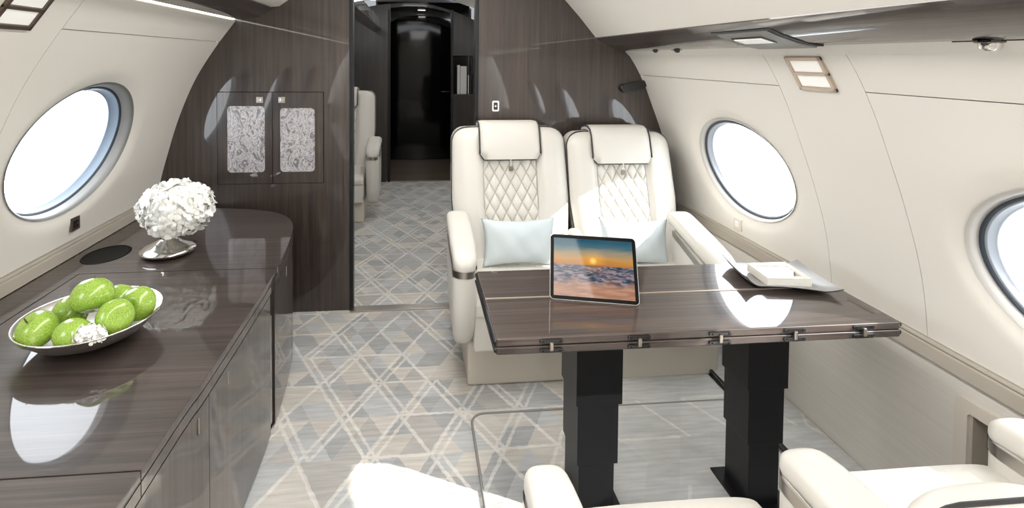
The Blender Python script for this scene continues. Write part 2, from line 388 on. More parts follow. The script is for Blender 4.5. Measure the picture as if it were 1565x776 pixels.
# ------------------------------------------------------------------ shell profiles (x at height z)
def hermite(pts):
    z = [p[0] for p in pts]; x = [p[1] for p in pts]; n = len(z)
    d = [(x[i + 1] - x[i]) / (z[i + 1] - z[i]) for i in range(n - 1)]
    m_ = [d[0]] + [(d[i - 1] + d[i]) / 2 for i in range(1, n - 1)] + [d[-1]]
    def f(q):
        q = min(max(q, z[0]), z[-1]); i = 0
        while i < n - 2 and q > z[i + 1]: i += 1
        h = z[i + 1] - z[i]; t = (q - z[i]) / h
        return (2 * t**3 - 3 * t**2 + 1) * x[i] + (t**3 - 2 * t**2 + t) * h * m_[i] + (-2 * t**3 + 3 * t**2) * x[i + 1] + (t**3 - t**2) * h * m_[i + 1]
    return f
RX = hermite([(.0, 1.465), (.5, 1.463), (.56, 1.46), (.75, 1.432), (.948, 1.372), (1.07, 1.326), (1.205, 1.272), (1.30, 1.225), (1.39, 1.168)])
LX = hermite([(0, -1.33), (.575, -1.32), (.637, -1.312), (.73, -1.292), (.83, -1.265), (1.033, -1.203), (1.235, -1.118), (1.398, -1.018), (1.541, -.913)])
YB = 2.80       # bulkhead face
YK = -2.7       # back of the cabin
G = .0011
def wall_panel(name, parent, side, y0, y1, z0, z1, hole=None, m=CREAM, gap=True, base=0):
    fx = RX if side > 0 else LX
    if gap: y0 += G; y1 -= G; z0 += G; z1 -= G
    def P(y, z, out=0): return (fx(z) + side * (out + base), y, z)
    vs, fs = [], []
    if hole is None:
        ny, nz = 2, max(4, int((z1 - z0) / .03))
        rows = [[P(y0, z0 + (z1 - z0) * j / nz, .012) for j in range(nz + 1)], [P(y0, z0 + (z1 - z0) * j / nz) for j in range(nz + 1)],
                [P(y1, z0 + (z1 - z0) * j / nz) for j in range(nz + 1)], [P(y1, z0 + (z1 - z0) * j / nz, .012) for j in range(nz + 1)]]
        o = loft(name, rows, m, parent, cap=False, closed=False); return o
    (yc, zc), a, b_ = hole
    n = 128; rings = []
    # outer rectangle by ray angle in (y,z)
    ang = []
    for i in range(n):
        th = 2 * PI * i / n; ey = yc + a[0] * math.cos(th) + b_[0] * math.sin(th); ez = zc + a[1] * math.cos(th) + b_[1] * math.sin(th)
        dy, dz = ey - yc, ez - zc
        t = min([((y1 if dy > 0 else y0) - yc) / dy if abs(dy) > 1e-9 else 1e9, ((z1 if dz > 0 else z0) - zc) / dz if abs(dz) > 1e-9 else 1e9])
        ang.append((dy, dz, t))
    # snap nearest ray to each corner
    outer = [(yc + d[0] * d[2], zc + d[1] * d[2]) for d in ang]
    for cy, cz in ((y0, z0), (y0, z1), (y1, z0), (y1, z1)):
        k = min(range(n), key=lambda i: (outer[i][0] - cy)**2 + (outer[i][1] - cz)**2); outer[k] = (cy, cz)
    rings.append([P(y, z, .012) for y, z in outer])
    K = 14
    for k in range(K + 1):
        f = (k / K) ** .8
        rg = []
        for i in range(n):
            ey, ez = yc + ang[i][0], zc + ang[i][1]
            y = outer[i][0] + (ey - outer[i][0]) * f; z = outer[i][1] + (ez - outer[i][1]) * f
            dist = math.hypot(y - ey, z - ez)
            dish = .020 * math.exp(-(dist / .030) ** 2)
            rg.append(P(y, z, dish))
        rings.append(rg)
    o = loft(name, rings, m, parent, cap=False)
    return o
def window(num, side, hole, depth):
    (yc, zc), a, b_ = hole; fx = RX if side > 0 else LX
    n = 96
    def ring(s, out):
        r = []
        for i in range(n):
            th = 2 * PI * i / n; y = yc + s * (a[0] * math.cos(th) + b_[0] * math.sin(th)); z = zc + s * (a[1] * math.cos(th) + b_[1] * math.sin(th))
            z0 = zc + (a[1] * math.cos(th) + b_[1] * math.sin(th))
            r.append((fx(z0) + side * out, y, z))
        return r
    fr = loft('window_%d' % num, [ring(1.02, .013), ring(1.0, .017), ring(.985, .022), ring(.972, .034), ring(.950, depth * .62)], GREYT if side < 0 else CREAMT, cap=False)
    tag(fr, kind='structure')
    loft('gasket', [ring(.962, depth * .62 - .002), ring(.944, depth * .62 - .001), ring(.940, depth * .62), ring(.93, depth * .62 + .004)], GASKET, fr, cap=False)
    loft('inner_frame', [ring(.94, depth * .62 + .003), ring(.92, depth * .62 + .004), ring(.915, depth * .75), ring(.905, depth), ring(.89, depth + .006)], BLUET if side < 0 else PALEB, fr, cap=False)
    rg = ring(.91, depth + .004)
    c = Vector((0, 0, 0))
    for v in rg: c += Vector(v)
    c /= n
    mesh('pane', rg + [tuple(c)], [((i, (i + 1) % n, n) if side < 0 else ((i + 1) % n, i, n)) for i in range(n)], GLASS, fr)
    loft('outer_ring', [ring(.90, depth + .006), ring(.92, depth + .03), ring(1.0, depth + .05), ring(1.12, .10)], GREYT, fr, cap=False)

# ------------------------------------------------------------------ right wall
HR = lambda yc: ((yc + .005, .880), (.314, -.026), (.018, .214))
HL = lambda yc: ((yc + .007, 1.008), (.333, -.010), (.0075, .240))
wr = empty('wall_right', (0, 0, 0), kind='structure'); wl = empty('wall_left', (0, 0, 0), kind='structure')
ZS = 1.262
wnum = 1
for k, ys in enumerate((1.685, .44, -.805, -2.05)):
    y1 = YB if k == 0 else ys + .90
    yc = ys + .439
    wall_panel('wall_panel', wr, 1, ys, y1, .563, ZS, HR(yc))
    wall_panel('upper_panel', wr, 1, ys, y1, ZS, 1.375)
    wall_panel('wall_panel', wr, 1, ys - .345, ys, .563, 1.375)
    if k < 3: window(wnum, 1, HR(yc), .055); wnum += 1
for ys, y1 in ((1.59, YB), (.345, 1.245), (-.90, 0.0), (-2.145, -1.245)):
    yc = ys + .435
    wall_panel('wall_panel', wl, -1, ys, y1, .640, 1.425, HL(yc))
    wall_panel('upper_panel', wl, -1, ys, y1, 1.425, 1.535)
    wall_panel('wall_panel', wl, -1, ys - .345, ys, .640, 1.535)
    if ys > -2: window(wnum, -1, HL(yc), .088); wnum += 1
# last panels behind the camera have plain holes closed by shades
for side, H_, yc in ((1, HR, -2.05 + .439), (-1, HL, -2.145 + .435)):
    (a0, b0), a, b_ = H_(yc); fx = RX if side > 0 else LX
    rg = [(fx(b0 + a[1] * math.cos(t) + b_[1] * math.sin(t)) + side * .022, a0 + a[0] * math.cos(t) + b_[0] * math.sin(t), b0 + a[1] * math.cos(t) + b_[1] * math.sin(t)) for t in [2 * PI * i / 48 for i in range(48)]]
    mesh('window_shade', rg, [tuple(range(48))], WHITEP, wr if side > 0 else wl)
SEAMC = mat('panel_joint_skin', (.55, .51, .45), .6)
# outer skin behind the panel joints
for k, ys in enumerate((1.685, .44, -.805, -2.05)):
    wall_panel('outer_skin', wr, 1, ys, YB if k == 0 else ys + .90, .50, 1.40, HR(ys + .439), SEAMC, False, .0145)
    wall_panel('outer_skin', wr, 1, ys - .345, ys, .50, 1.40, None, SEAMC, False, .0145)
for ys, y1 in ((1.59, YB), (.345, 1.245), (-.90, 0.0), (-2.145, -1.245)):
    wall_panel('outer_skin', wl, -1, ys, y1, .575, 1.541, HL(ys + .435), SEAMC, False, .0145)
    wall_panel('outer_skin', wl, -1, ys - .345, ys, .575, 1.541, None, SEAMC, False, .0145)
# ledges, dado, cove trims: extruded (x,z) sections
def extr(name, sec, y0, y1, m, parent=None, closed=True):
    o = loft(name, [[(x, y0, z) for x, z in sec], [(x, y1, z) for x, z in sec]], m, parent, cap=closed, closed=closed, smooth=False); smooth_angle(o, 30); return o
extr('ledge_rail', [(1.48, .50), (1.452, .503), (1.449, .508), (1.449, .545), (1.453, .549), (1.453, .553), (1.447, .556), (1.448, .561), (1.475, .564)], YK, YB, LEDGE, wr)
extr('ledge_rail', [(-1.34, .56), (-1.318, .575), (-1.306, .578), (-1.305, .618), (-1.309, .621), (-1.309, .626), (-1.303, .629), (-1.304, .636), (-1.34, .641)], YK, YB, LEDGE, wl)
# dado with a recessed vent opening at y 1.15..1.25
vy0, vy1, vz0, vz1 = .90, 1.245, .10, .445
slab('dado_panel', [(YK, .0), (YB, 0), (YB, .5), (YK, .5)], 0, 1.463, 1.475, DADO, wr, holes=[rrect(vy0, vy1, vz0, vz1, .012)])
vent = empty('wall_recess', (1.46, 1.07, .27), 'cream recessed opening in the fabric dado behind the wall-side armrest', 'recess')
def off(o, e):
    o.location = tuple(-v for v in e.location); return o
off(slab('recess_frame', rrect(vy0 - .012, vy1 + .012, vz0 - .012, vz1 + .012, .02), 0, 1.455, 1.463, SILL, vent, holes=[rrect(vy0 + .022, vy1 - .022, vz0 + .022, vz1 - .022, .01)]), vent)
bm = bmesh.new(); add_box(bm, (1.52, vy0, vz0), (1.53, vy1, vz1)); add_box(bm, (1.463, vy0, vz0), (1.53, vy0 + .01, vz1)); add_box(bm, (1.463, vy1 - .03, vz0), (1.53, vy1, vz1)); add_box(bm, (1.463, vy0, vz1 - .01), (1.53, vy1, vz1)); add_box(bm, (1.463, vy0, vz0), (1.53, vy1, vz0 + .01))
off(frombm('recess_box', bm, LEDGE, vent), vent)
off(box('hook', (1.44, 1.145, .37), (1.462, 1.165, .42), BLACK, vent, .006), vent)
extr('cove_trim', [(1.185, 1.366), (1.176, 1.372), (1.158, 1.392), (1.142, 1.399), (1.142, 1.41), (1.2, 1.41)], YK, YB, CREAM2, wr)
# valances
vr = extr('trim_1', [(1.146, 1.394), (1.138, 1.392), (1.10, 1.402), (1.05, 1.425), (1.003, 1.452), (.988, 1.463), (.99, 1.472), (1.14, 1.42)], YK, YB, WOODY); tag(vr, kind='structure')
vl = extr('trim_2', [(-.913, 1.548), (-.905, 1.541), (-.85, 1.545), (-.80, 1.556), (-.76, 1.578), (-.735, 1.603), (-.745, 1.615), (-.91, 1.575)], YK, YB, WOODY); tag(vl, kind='structure')
cv = empty('cove_light', (-.93, .9, 1.541), 'thin glowing cove light strip along the dark valance above the left window', 'light')
off(box('light_strip', (-.925, YK + .1, 1.538), (-.912, YB - .03, 1.546), COVE, cv), cv)
# ceiling, forward and aft cabins share it
def ceil_sec():
    P = [(-.95, 1.60), (-.745, 1.607), (-.70, 1.612), (-.655, 1.645)]
    for i in range(1, 16):
        t = i / 16; x = -.655 + t * (.82 + .655); base = 1.645 + (1.665 - 1.645) * t
        P.append((x, base + .29 * math.sin(PI * t) ** .75))
    P += [(.82, 1.663), (.90, 1.575), (.99, 1.466), (1.15, 1.42)]
    return P
ce = extr('ceiling', ceil_sec(), YK, YB + .04, CREAM2, closed=False); tag(ce, kind='structure')
AFT = [(-1.0, 1.60), (-.85, 1.78), (-.6, 1.935), (-.3, 2.01), (0, 2.045), (.3, 2.01), (.65, 1.89), (.95, 1.70), (1.15, 1.42)]
ca_ = extr('ceiling_aft', AFT, YB + .04, 5.7, CREAM2, closed=False); tag(ca_, kind='structure')

# floor
fl = mesh('floor', [(-1.5, YK, 0), (1.5, YK, 0), (1.5, 5.7, 0), (-1.5, 5.7, 0)], [(0, 1, 2, 3)], CARPET); tag(fl, kind='structure')
hat = empty('floor_hatch', (.7, 1.6, 0), 'carpeted floor access panel with bound edge around the table legs', 'floor panel')
off(slab('carpet_cover', rrect(.215, 1.258, .62, 1.925, .05), 2, .0005, .004, CARPET, hat), hat)
off(tube('bound_edge', [(x, y, .005) for x, y in rrect(.215, 1.258, .62, 1.925, .05)], .0045, mat('carpet_binding', (.27, .26, .25), .9), hat, n=6, closed=True), hat)
pl = slab('carpet_inset', [(.56, .70), (1.25, .70), (1.25, 2.10), (.62, 2.10), (.56, 1.5)], 2, .004, .0065, CARPETP); pl.parent = hat; off(pl, hat)
fp = box('floor_ledge', (1.272, YK, 0), (1.4615, YB - .01, .022), CARPETP, None, .004); tag(fp, kind='structure')
fe = box('trim_3', (1.260, .9, 0), (1.271, YB - .02, .026), BLACK, None); tag(fe, kind='structure')
th = box('trim_4', (-.336, YB - .03, 0), (.336, YB + .03, .008), SATIN, None, .002); tag(th, kind='structure')
gf = mesh('floor_galley', [(-1.0, 5.7, .002), (1.0, 5.7, .002), (1.0, 6.95, .002), (-1.0, 6.95, .002)], [(0, 1, 2, 3)], WOODFLOOR); tag(gf, kind='structure')
th2 = box('trim_5', (-.3, 5.69, 0), (.45, 5.72, .012), SATIN); tag(th2, kind='structure')
bw = box('wall_back', (-1.6, YK - .03, 0), (1.6, YK, 2.05), CREAM); tag(bw, kind='structure')
# lower left wall behind the sideboard and aft cabin sides
lw = box('wall_left_lower', (-1.36, YK, 0), (-1.335, YB, .56), CREAM); tag(lw, kind='structure')
for s, nm in ((-1, 'wall_aft_left'), (1, 'wall_aft_right')):
    fx = LX if s < 0 else RX; top = 1.541 if s < 0 else 1.39
    zs = [top * j / 16 for j in range(17)]
    sec = [(fx(z), z) for z in zs]
    sec += [(-.95, 1.60)] if s < 0 else [(1.15, 1.42)]
    o = extr(nm, sec, YB + .05, 5.7, CREAM, closed=False); tag(o, kind='structure')
o = extr('trim_6', [(-.43, 1.62), (-.36, 1.66), (-.37, 1.76), (-.45, 1.73)], YB + .05, 5.69, WOODY); tag(o, kind='structure')

# ------------------------------------------------------------------ bulkheads
def bulk_outline(side):
    if side < 0:
        P = [(-.336, 0), (-.336, 1.86), (-.45, 1.82), (-.58, 1.74), (-.645, 1.655), (-.69, 1.62), (-.735, 1.62), (-.92, 1.57)]
        z = 1.52
        while z > .02: P.append((LX(z) - .012, z)); z -= .06
        P.append((LX(0) - .012, 0)); return P
    P = [(.336, 0), (.336, 1.90), (.55, 1.85), (.70, 1.78), (.825, 1.672), (.90, 1.585), (.99, 1.475), (1.15, 1.42)]
    z = 1.37
    while z > .02: P.append((RX(z) + .012, z)); z -= .06
    P.append((RX(0) + .012, 0)); return P
DX0, DX1, DXM, DZ0, DZ1 = -1.016, -.474, -.7375, .686, 1.168
bl = slab('wall_bulkhead_left', bulk_outline(-1), 1, YB, YB + .045, WOODZ, holes=[[(DX0, DZ0), (DX1, DZ0), (DX1, DZ1), (DX0, DZ1)]]); tag(bl, kind='structure')
br = slab('wall_bulkhead_right', bulk_outline(1), 1, YB, YB + .045, WOODZ); tag(br, kind='structure')
for x0, x1 in ((-.342, -.322), (.322, .342)):
    o = box('trim_7' if x0 < 0 else 'trim_8', (x0, YB - .006, 0), (x1, YB + .052, 1.93), BLACKM, None, .003); tag(o, kind='structure')
cab = empty('wall_cabinet', (-.745, YB, .926), 'flush two-door bulkhead cabinet with mother-of-pearl inset panels', 'cabinet')
off(box('cabinet_box', (DX0 - .01, YB + .03, DZ0 - .01), (DX1 + .01, YB + .04, DZ1 + .01), DARK, cab), cab)
g2 = .003
for x0, x1, px0, px1, lx in ((DX0 + g2, DXM - g2 / 2, -.966, -.776, -.800), (DXM + g2 / 2, DX1 - g2, -.699, -.521, -.689)):
    hole = rrect(px0, px1, .748, 1.094 if x0 < -.9 else 1.083, .02)
    d = off(slab('door', [(x0, DZ0 + g2), (x1, DZ0 + g2), (x1, DZ1 - g2), (x0, DZ1 - g2)], 1, YB - .002, YB + .018, WOODZ, cab, holes=[hole]), cab)
    pz1 = 1.094 if x0 < -.9 else 1.083
    p = slab('pearl_panel', rrect(px0, px1, .748, pz1, .02), 1, YB + .002, YB + .012, PEARL, d)
    p['label'] = 'iridescent grey mother-of-pearl inlay'
    l = box('latch', (lx - .017, YB - .006, 1.11), (lx + .017, YB, 1.142), SATIN, d, .002)
    l = box('latch_button', (lx - .008, YB - .008, 1.118), (lx + .008, YB - .0055, 1.134), CHROME, d, .001)
# socket and grab handle on the right bulkhead
so = empty('wall_switch', (.437, YB, 1.091), 'small white-framed switch on the dark right bulkhead above the left seat', 'switch')
off(slab('switch_plate', rrect(.418, .456, 1.062, 1.12, .008), 1, YB - .005, YB, WHITEP, so, holes=[rrect(.426, .448, 1.071, 1.111, .004)]), so)
off(slab('switch_face', rrect(.426, .448, 1.071, 1.111, .004), 1, YB - .003, YB, BLACK, so), so)
o = lathe('button', [(.005, 0), (.005, .004), (0, .005)], WHITEP, so, n=16); o.rotation_euler = (PI / 2, 0, 0); o.location = (0, -.002, 0)
gh = empty('grab_handle', (1.20, YB, 1.20), 'dark capsule-shaped handle recess where right bulkhead meets the cream wall', 'handle')
sec = rrect(-.075, .075, -.024, .024, .0235, 8)
mt = Matrix.Rotation(-math.radians(14), 4, 'Y')
o = slab('handle_body', sec, 1, -.03, 0, BLACK, gh, bevel=.006, seg=2); o.rotation_euler = (0, -math.radians(12), 0)
o = box('handle_cap', (.07, -.03, .0), (.10, 0, .05), WHITEP, gh, .006)

# aft partitions and galley
pz = [(x, z) for x, z in ceil_sec() if z > 1.6]
def part_out(x0, x1):
    T = [(-1.3, 1.4), (-.85, 1.70), (-.60, 1.86), (-.45, 1.905), (-.25, 1.93), (0, 1.945), (.2, 1.92), (.42, 1.86), (.648, 1.765), (.95, 1.60), (1.3, 1.30)]
    zt = lambda x: float(np.interp(x, [t[0] for t in T], [t[1] for t in T]))
    n = 14; return [(x0, 0)] + [(x0 + (x1 - x0) * i / n, zt(x0 + (x1 - x0) * i / n)) for i in range(n + 1)] + [(x1, 0)]
o = slab('wall_partition_left', part_out(-1.25, -.262), 1, 5.7, 5.75, WOODP); tag(o, kind='structure')
nich = [(.412, .95), (.636, .95), (.636, 1.375), (.412, 1.375)]
o = slab('wall_partition_right', part_out(.41 - .003, 1.25), 1, 5.7, 5.75, WOODP, holes=[nich]); tag(o, kind='structure')
o = slab('wall_partition_header', [(-.262, 1.885), (-.1, 1.905), (.08, 1.905), (.25, 1.88), (.407, 1.835), (.407, 1.862), (.2, 1.92), (0, 1.945), (-.262, 1.93)], 1, 5.7, 5.75, BLACK); tag(o, kind='structure')
for x in (-.275, .405):
    o = box('trim_9' if x < 0 else 'trim_10', (x - .012, 5.68, 0), (x + .012, 5.76, 1.87), BLACKM, None, .003); tag(o, kind='structure')
ni = empty('literature_niche', (.524, 5.75, 1.16), 'black magazine niche in the far dark partition', 'niche')
bm = bmesh.new(); add_box(bm, (.412, 5.84, .95), (.636, 5.85, 1.375)); add_box(bm, (.405, 5.75, .94), (.413, 5.85, 1.38)); add_box(bm, (.636, 5.75, .94), (.644, 5.85, 1.38)); add_box(bm, (.405, 5.75, .94), (.644, 5.85, .95)); add_box(bm, (.405, 5.75, 1.375), (.644, 5.85, 1.385))
off(frombm('niche_box', bm, BLACK, ni), ni)
for i, (x0, x1, z0, z1, lb) in enumerate(((.470, .50, 1.0, 1.27, 'tall white booklet, left one in the far niche'), (.505, .575, 1.005, 1.26, 'wide white folder, middle of the far niche'), (.590, .625, 1.02, 1.16, 'short white booklet, right one in the far niche'))):
    bk_ = box('booklet', (x0, 5.77 + .005 * i, .951), (x1, 5.775 + .006 * i, z1), WHITEP, None, .001); tag(bk_, lb, 'booklet', 'booklets in the far niche')
gw = box('wall_galley', (-1.0, 6.95, 0), (1.0, 6.98, 2.1), BLACK); tag(gw, kind='structure')
for s in (-1, 1):
    o = box('wall_galley_left' if s < 0 else 'wall_galley_right', ((-.42 if s < 0 else .60), 5.76, 0), ((-.40 if s < 0 else .62), 6.95, 2.1), BLACK); tag(o, kind='structure')
o = box('ceiling_galley', (-.42, 5.75, 1.955), (.62, 6.98, 2.0), BLACKM); tag(o, kind='structure')
dr = slab('door_1', [(-.31, .012), (.50, .012), (.50, 1.78), (.44, 1.83), (.30, 1.885), (.1, 1.905), (-.08, 1.895), (-.24, 1.86), (-.31, 1.80)], 1, 6.90, 6.94, MIRROR); tag(dr, kind='structure')
off_ = box('door_handle', (.36, 6.86, .895), (.47, 6.875, .912), CHROME, dr, .004); box('door_handle_stem', (.45, 6.87, .89), (.465, 6.90, .915), CHROME, dr)
for x, y, lb in ((.085, 6.62, 'small lit downlight in the far galley ceiling, farther one'), (.098, 5.93, 'small lit downlight in the far galley ceiling, nearer one')):
    e = empty('downlight', (x, y, 1.953), lb, 'light', 'galley downlights')
    box('lens', (-.045, -.02, -.008), (.045, .02, -.002), SPOT, e, .002); box('bezel', (-.055, -.03, -.005), (.055, .03, 0), SATIN, e, .002)
area('galley_lamp', (.1, 6.3, 1.93), .1, .1, 2)

# ------------------------------------------------------------------ wall fittings
def wall_frame(side, y0, y1, z0, z1, label, mframe, zm):
    fx = RX if side > 0 else LX; yc, zc = (y0 + y1) / 2, (z0 + z1) / 2
    x0, x1 = fx(z0), fx(z1); e = empty('wall_light', ((x0 + x1) / 2, yc, zc), label, 'light')
    tx, tz = x1 - x0, z1 - z0; L_ = math.hypot(tx, tz); tx /= L_; tz /= L_      # up along wall
    nx, nz = -side * tz, side * tx                                              # toward cabin
    if nx * -side < 0: nx, nz = -nx, -nz
    def bar(name, ya, yb, ua, ub, d0, d1, m, r=.002):
        bm = bmesh.new(); add_box(bm, (ya, ua, d0), (yb, ub, d1), r)
        for v in bm.verts:
            y, u, d = v.co; v.co = (tx * u + nx * d, y, tz * u + nz * d)
        o = frombm(name, bm, m, e); return o
    h = L_ / 2; w_ = (y1 - y0) / 2; f = .014; um = zm * L_
    bm = bmesh.new()
    for ya, yb, ua, ub in ((-w_, w_, h - f, h), (-w_, w_, -h, -h + f), (-w_, -w_ + f, -h, h), (w_ - f, w_, -h, h), (-w_, w_, um - .006, um + .006)):
        add_box(bm, (ya, ua, -.002), (yb, ub, .007), .002)
    for v in bm.verts:
        y, u, d = v.co; v.co = (tx * u + nx * d, y, tz * u + nz * d)
    frombm('frame', bm, mframe, e)
    bar('diffuser', -w_ + f, w_ - f, um + .006, h - f, .0, .003, LAMP); bar('diffuser', -w_ + f, w_ - f, -h + f, um - .006, .0, .003, LAMP)
BRZL = mat('champagne_frame', (.50, .41, .33), .35, .5)
wall_frame(1, 1.434, 1.583, 1.257, 1.362, 'champagne-framed double wall light between the right windows', BRZL, 0)
wall_frame(-1, 1.33, 1.47, 1.417, 1.515, 'bronze-framed double wall light high on the left wall', BRONZE, .02)
ol = empty('wall_outlet', (LX(.706) + .001, 2.118, .706), 'small dark outlet plate below the left window', 'outlet')
box('outlet_plate', (-.004, -.027, -.026), (.004, .027, .026), BRONZE, ol, .002); box('socket', (.003, -.014, -.014), (.006, .014, .012), BLACK, ol, .001)
for dy in (-.007, .007): box('contact', (.006, dy - .002, -.004), (.007, dy + .002, .003), CHROME, ol)
orr = empty('wall_outlet', (RX(.61) - .001, 2.213, .61), 'small cream outlet plate below the far right window', 'outlet')
box('outlet_plate', (-.004, -.027, -.026), (.004, .027, .026), SILL, orr, .002); box('socket', (-.006, -.013, -.013), (-.003, .013, .013), WHITEP, orr, .001)
# service panel on the right valance
ps = empty('service_panel', (1.10, 1.56, 1.40), 'grey reading light panel set into the dark right valance', 'light panel')
GREYP = mat('grey_panel', (.20, .20, .19), .35, .2)
def vz(x): return np.interp(x, [.988, 1.003, 1.05, 1.10, 1.138], [1.463, 1.452, 1.425, 1.402, 1.392])
def valance_patch(name, x0, x1, y0, y1, d, m, skew=0, th=.004):
    n = 8; rings = []
    for yy in (y0, y1):
        lo = [(x0 + (x1 - x0) * i / n, yy - skew * (i / n), vz(x0 + (x1 - x0) * i / n) - d) for i in range(n + 1)]
        hi = [(p[0], p[1], p[2] + th) for p in lo[::-1]]
        rings.append(lo + hi)
    o = loft(name, rings, m, ps); smooth_angle(o, 40); return off(o, ps)
valance_patch('panel_rim', 1.018, 1.142, 1.43, 1.725, .003, BLACKM, .06)
valance_patch('panel_face', 1.026, 1.140, 1.452, 1.703, .007, GREYP, .06)
valance_patch('reading_lens_frame', 1.045, 1.082, 1.50, 1.65, .010, BLACK, .02)
valance_patch('reading_lens', 1.050, 1.077, 1.508, 1.642, .012, LAMP, .02)
def nozzle(x, y, z, r, label, double=False):
    e = empty('air_nozzle' , (x, y, z), label, 'nozzle')
    lathe('bezel', [(r * 1.25, 0), (r * 1.2, -.004), (r, -.006), (r * .9, -.006)], BLACK, e, 24)
    lathe('ball', [(r * .95, -.003), (r * .85, -r * .7), (r * .5, -r), (0, -r * 1.05)], CHROME if r > .02 else BLACK, e, 24)
    box('slot_plate', (-.008, -r * 3.2, -.002), (.008, r * 3.2, .001), BLACK, e, .001)
nozzle(1.157, .955, 1.392, .022, 'round chrome air nozzle under the valance at the right edge')
nozzle(1.157, 2.43, 1.392, .011, 'tiny black nozzle under the valance, farther from the camera')
nozzle(1.157, 2.22, 1.392, .013, 'tiny black nozzle under the valance, beside the light panel end')

# ------------------------------------------------------------------ sideboard
CT = .575
sb = empty('sideboard', (-.9, 1.2, 0), 'long glossy dark wood built-in sideboard with curved end under left windows', 'sideboard')
front = [(-.508, -.6), (-.508, 1.0), (-.500, 1.3), (-.496, 1.65), (-.497, 1.85), (-.510, 2.1), (-.528, 2.28), (-.545, 2.40), (-.575, 2.51), (-.625, 2.60), (-.70, 2.67), (-.80, 2.715), (-.92, 2.745), (-1.05, 2.765), (-1.2, 2.775), (-1.302, 2.78)]
def fy(y):
    for (a, b_), (c, d) in zip(front, front[1:]):
        if b_ <= y <= d: return a + (c - a) * (y - b_) / (d - b_)
    return front[-1][0]
def catm(P, k=4):
    out = []
    for i in range(len(P) - 1):
        p0, p1, p2, p3 = P[max(i - 1, 0)], P[i], P[i + 1], P[min(i + 2, len(P) - 1)]
        for j in range(k):
            t = j / k; out.append(tuple(.5 * ((2 * p1[q]) + (-p0[q] + p2[q]) * t + (2 * p0[q] - 5 * p1[q] + 4 * p2[q] - p3[q]) * t * t + (-p0[q] + 3 * p1[q] - 3 * p2[q] + p3[q]) * t**3) for q in range(2)))
    out.append(P[-1]); return out
FC = catm(front)
def front_between(y0, y1, dx=0): return [(fy(y0) - dx, y0)] + [(x - dx, y) for x, y in FC if y0 < y < y1] + [(fy(y1) - dx, y1)]
g = .0014
# far piece (L shape: far part plus back strip), with cup hole
cupc = (-1.195, 2.14); cuphole = [(cupc[0] + .072 * math.cos(t), cupc[1] + .095 * math.sin(t)) for t in [2 * PI * i / 32 for i in range(32)]]
far = front_between(1.955 + g, 2.78) 
far = far + [(-1.302, 1.30), (-1.302, -.6), (-1.185 - g, -.6), (-1.185 - g, 1.955 + g)]
off(slab('countertop', far, 2, CT - .022, CT, WOODXS, sb, holes=[cuphole], bevel=0), sb)
mid = front_between(1.007 + g, 1.955 - g) + [(-1.185 + g, 1.955 - g), (-1.185 + g, 1.007 + g)]
off(slab('countertop', mid, 2, CT - .022, CT, WOODXS, sb, bevel=.0012), sb)
near = front_between(-.6, 1.007 - g) + [(-1.185 + g, 1.007 - g), (-1.185 + g, -.6)]
off(slab('countertop', near, 2, CT - .022, CT, WOODXS, sb, bevel=.0012), sb)
core = [(x - .014, y) for x, y in FC if y < 2.6] + [(-.66, 2.60), (-.72, 2.65), (-.9, 2.71), (-1.302, 2.74), (-1.302, -.6)]
off(slab('carcass', core, 2, .0, CT - .095, DARK, sb), sb)
# strip under worktop, doors below
def face(name, y0, y1, z0, z1, m, dx=0, th=.012):
    P = front_between(y0 + g, y1 - g, dx)
    vs = []; fs = []; n = len(P)
    rings = [[(x, y, z0) for x, y in P], [(x, y, z1) for x, y in P], [(x - th, y - (th * .4 if y > 2.5 else 0), z1) for x, y in P], [(x - th, y - (th * .4 if y > 2.5 else 0), z0) for x, y in P]]
    sec = [[rings[k][i] for k in range(4)] for i in range(n)]
    o = loft(name, sec, m, sb, smooth=False); smooth_angle(o, 30); return off(o, sb)
for y0, y1 in ((-.6, 1.007), (1.007, 1.915), (1.915, 2.775)): face('apron', y0, y1, .524, CT - .0245, WOODXS)
DOORS = [(-.6, .35), (.35, .80), (.80, 1.31), (1.31, 1.845), (1.915, 2.30), (2.30, 2.775)]
for y0, y1 in DOORS:
    d = face('door', y0, y1, .03 if y1 < 1.9 else .018, .520, WOODZ)
    if y1 > .9 and y1 < 2.2 or (1.9 < y0 < 2.0):
        yy = 1.435 if y0 == 1.31 else (2.147 if y0 > 1.9 else y1 - .06)
        box('latch', (fy(yy) - .001, yy - .0025, .466), (fy(yy) + .002, yy + .0025, .504), SATIN, d, .0005)
face('filler', 1.845, 1.915, .05, .520, BLACK, .004)
cu = empty('cup_holder', (cupc[0], cupc[1], CT), 'black oval cup holder recessed in the sideboard top near the left window', 'cup holder')
lathe('well', [(.0, -.070), (.055, -.0695), (.066, -.062), (.0715, .0)], WELL, cu, 40, sy=1.3)
lathe('rim', [(.070, -.001), (.0725, .002), (.077, .002), (.079, .0003)], WELL, cu, 40, sy=1.3)

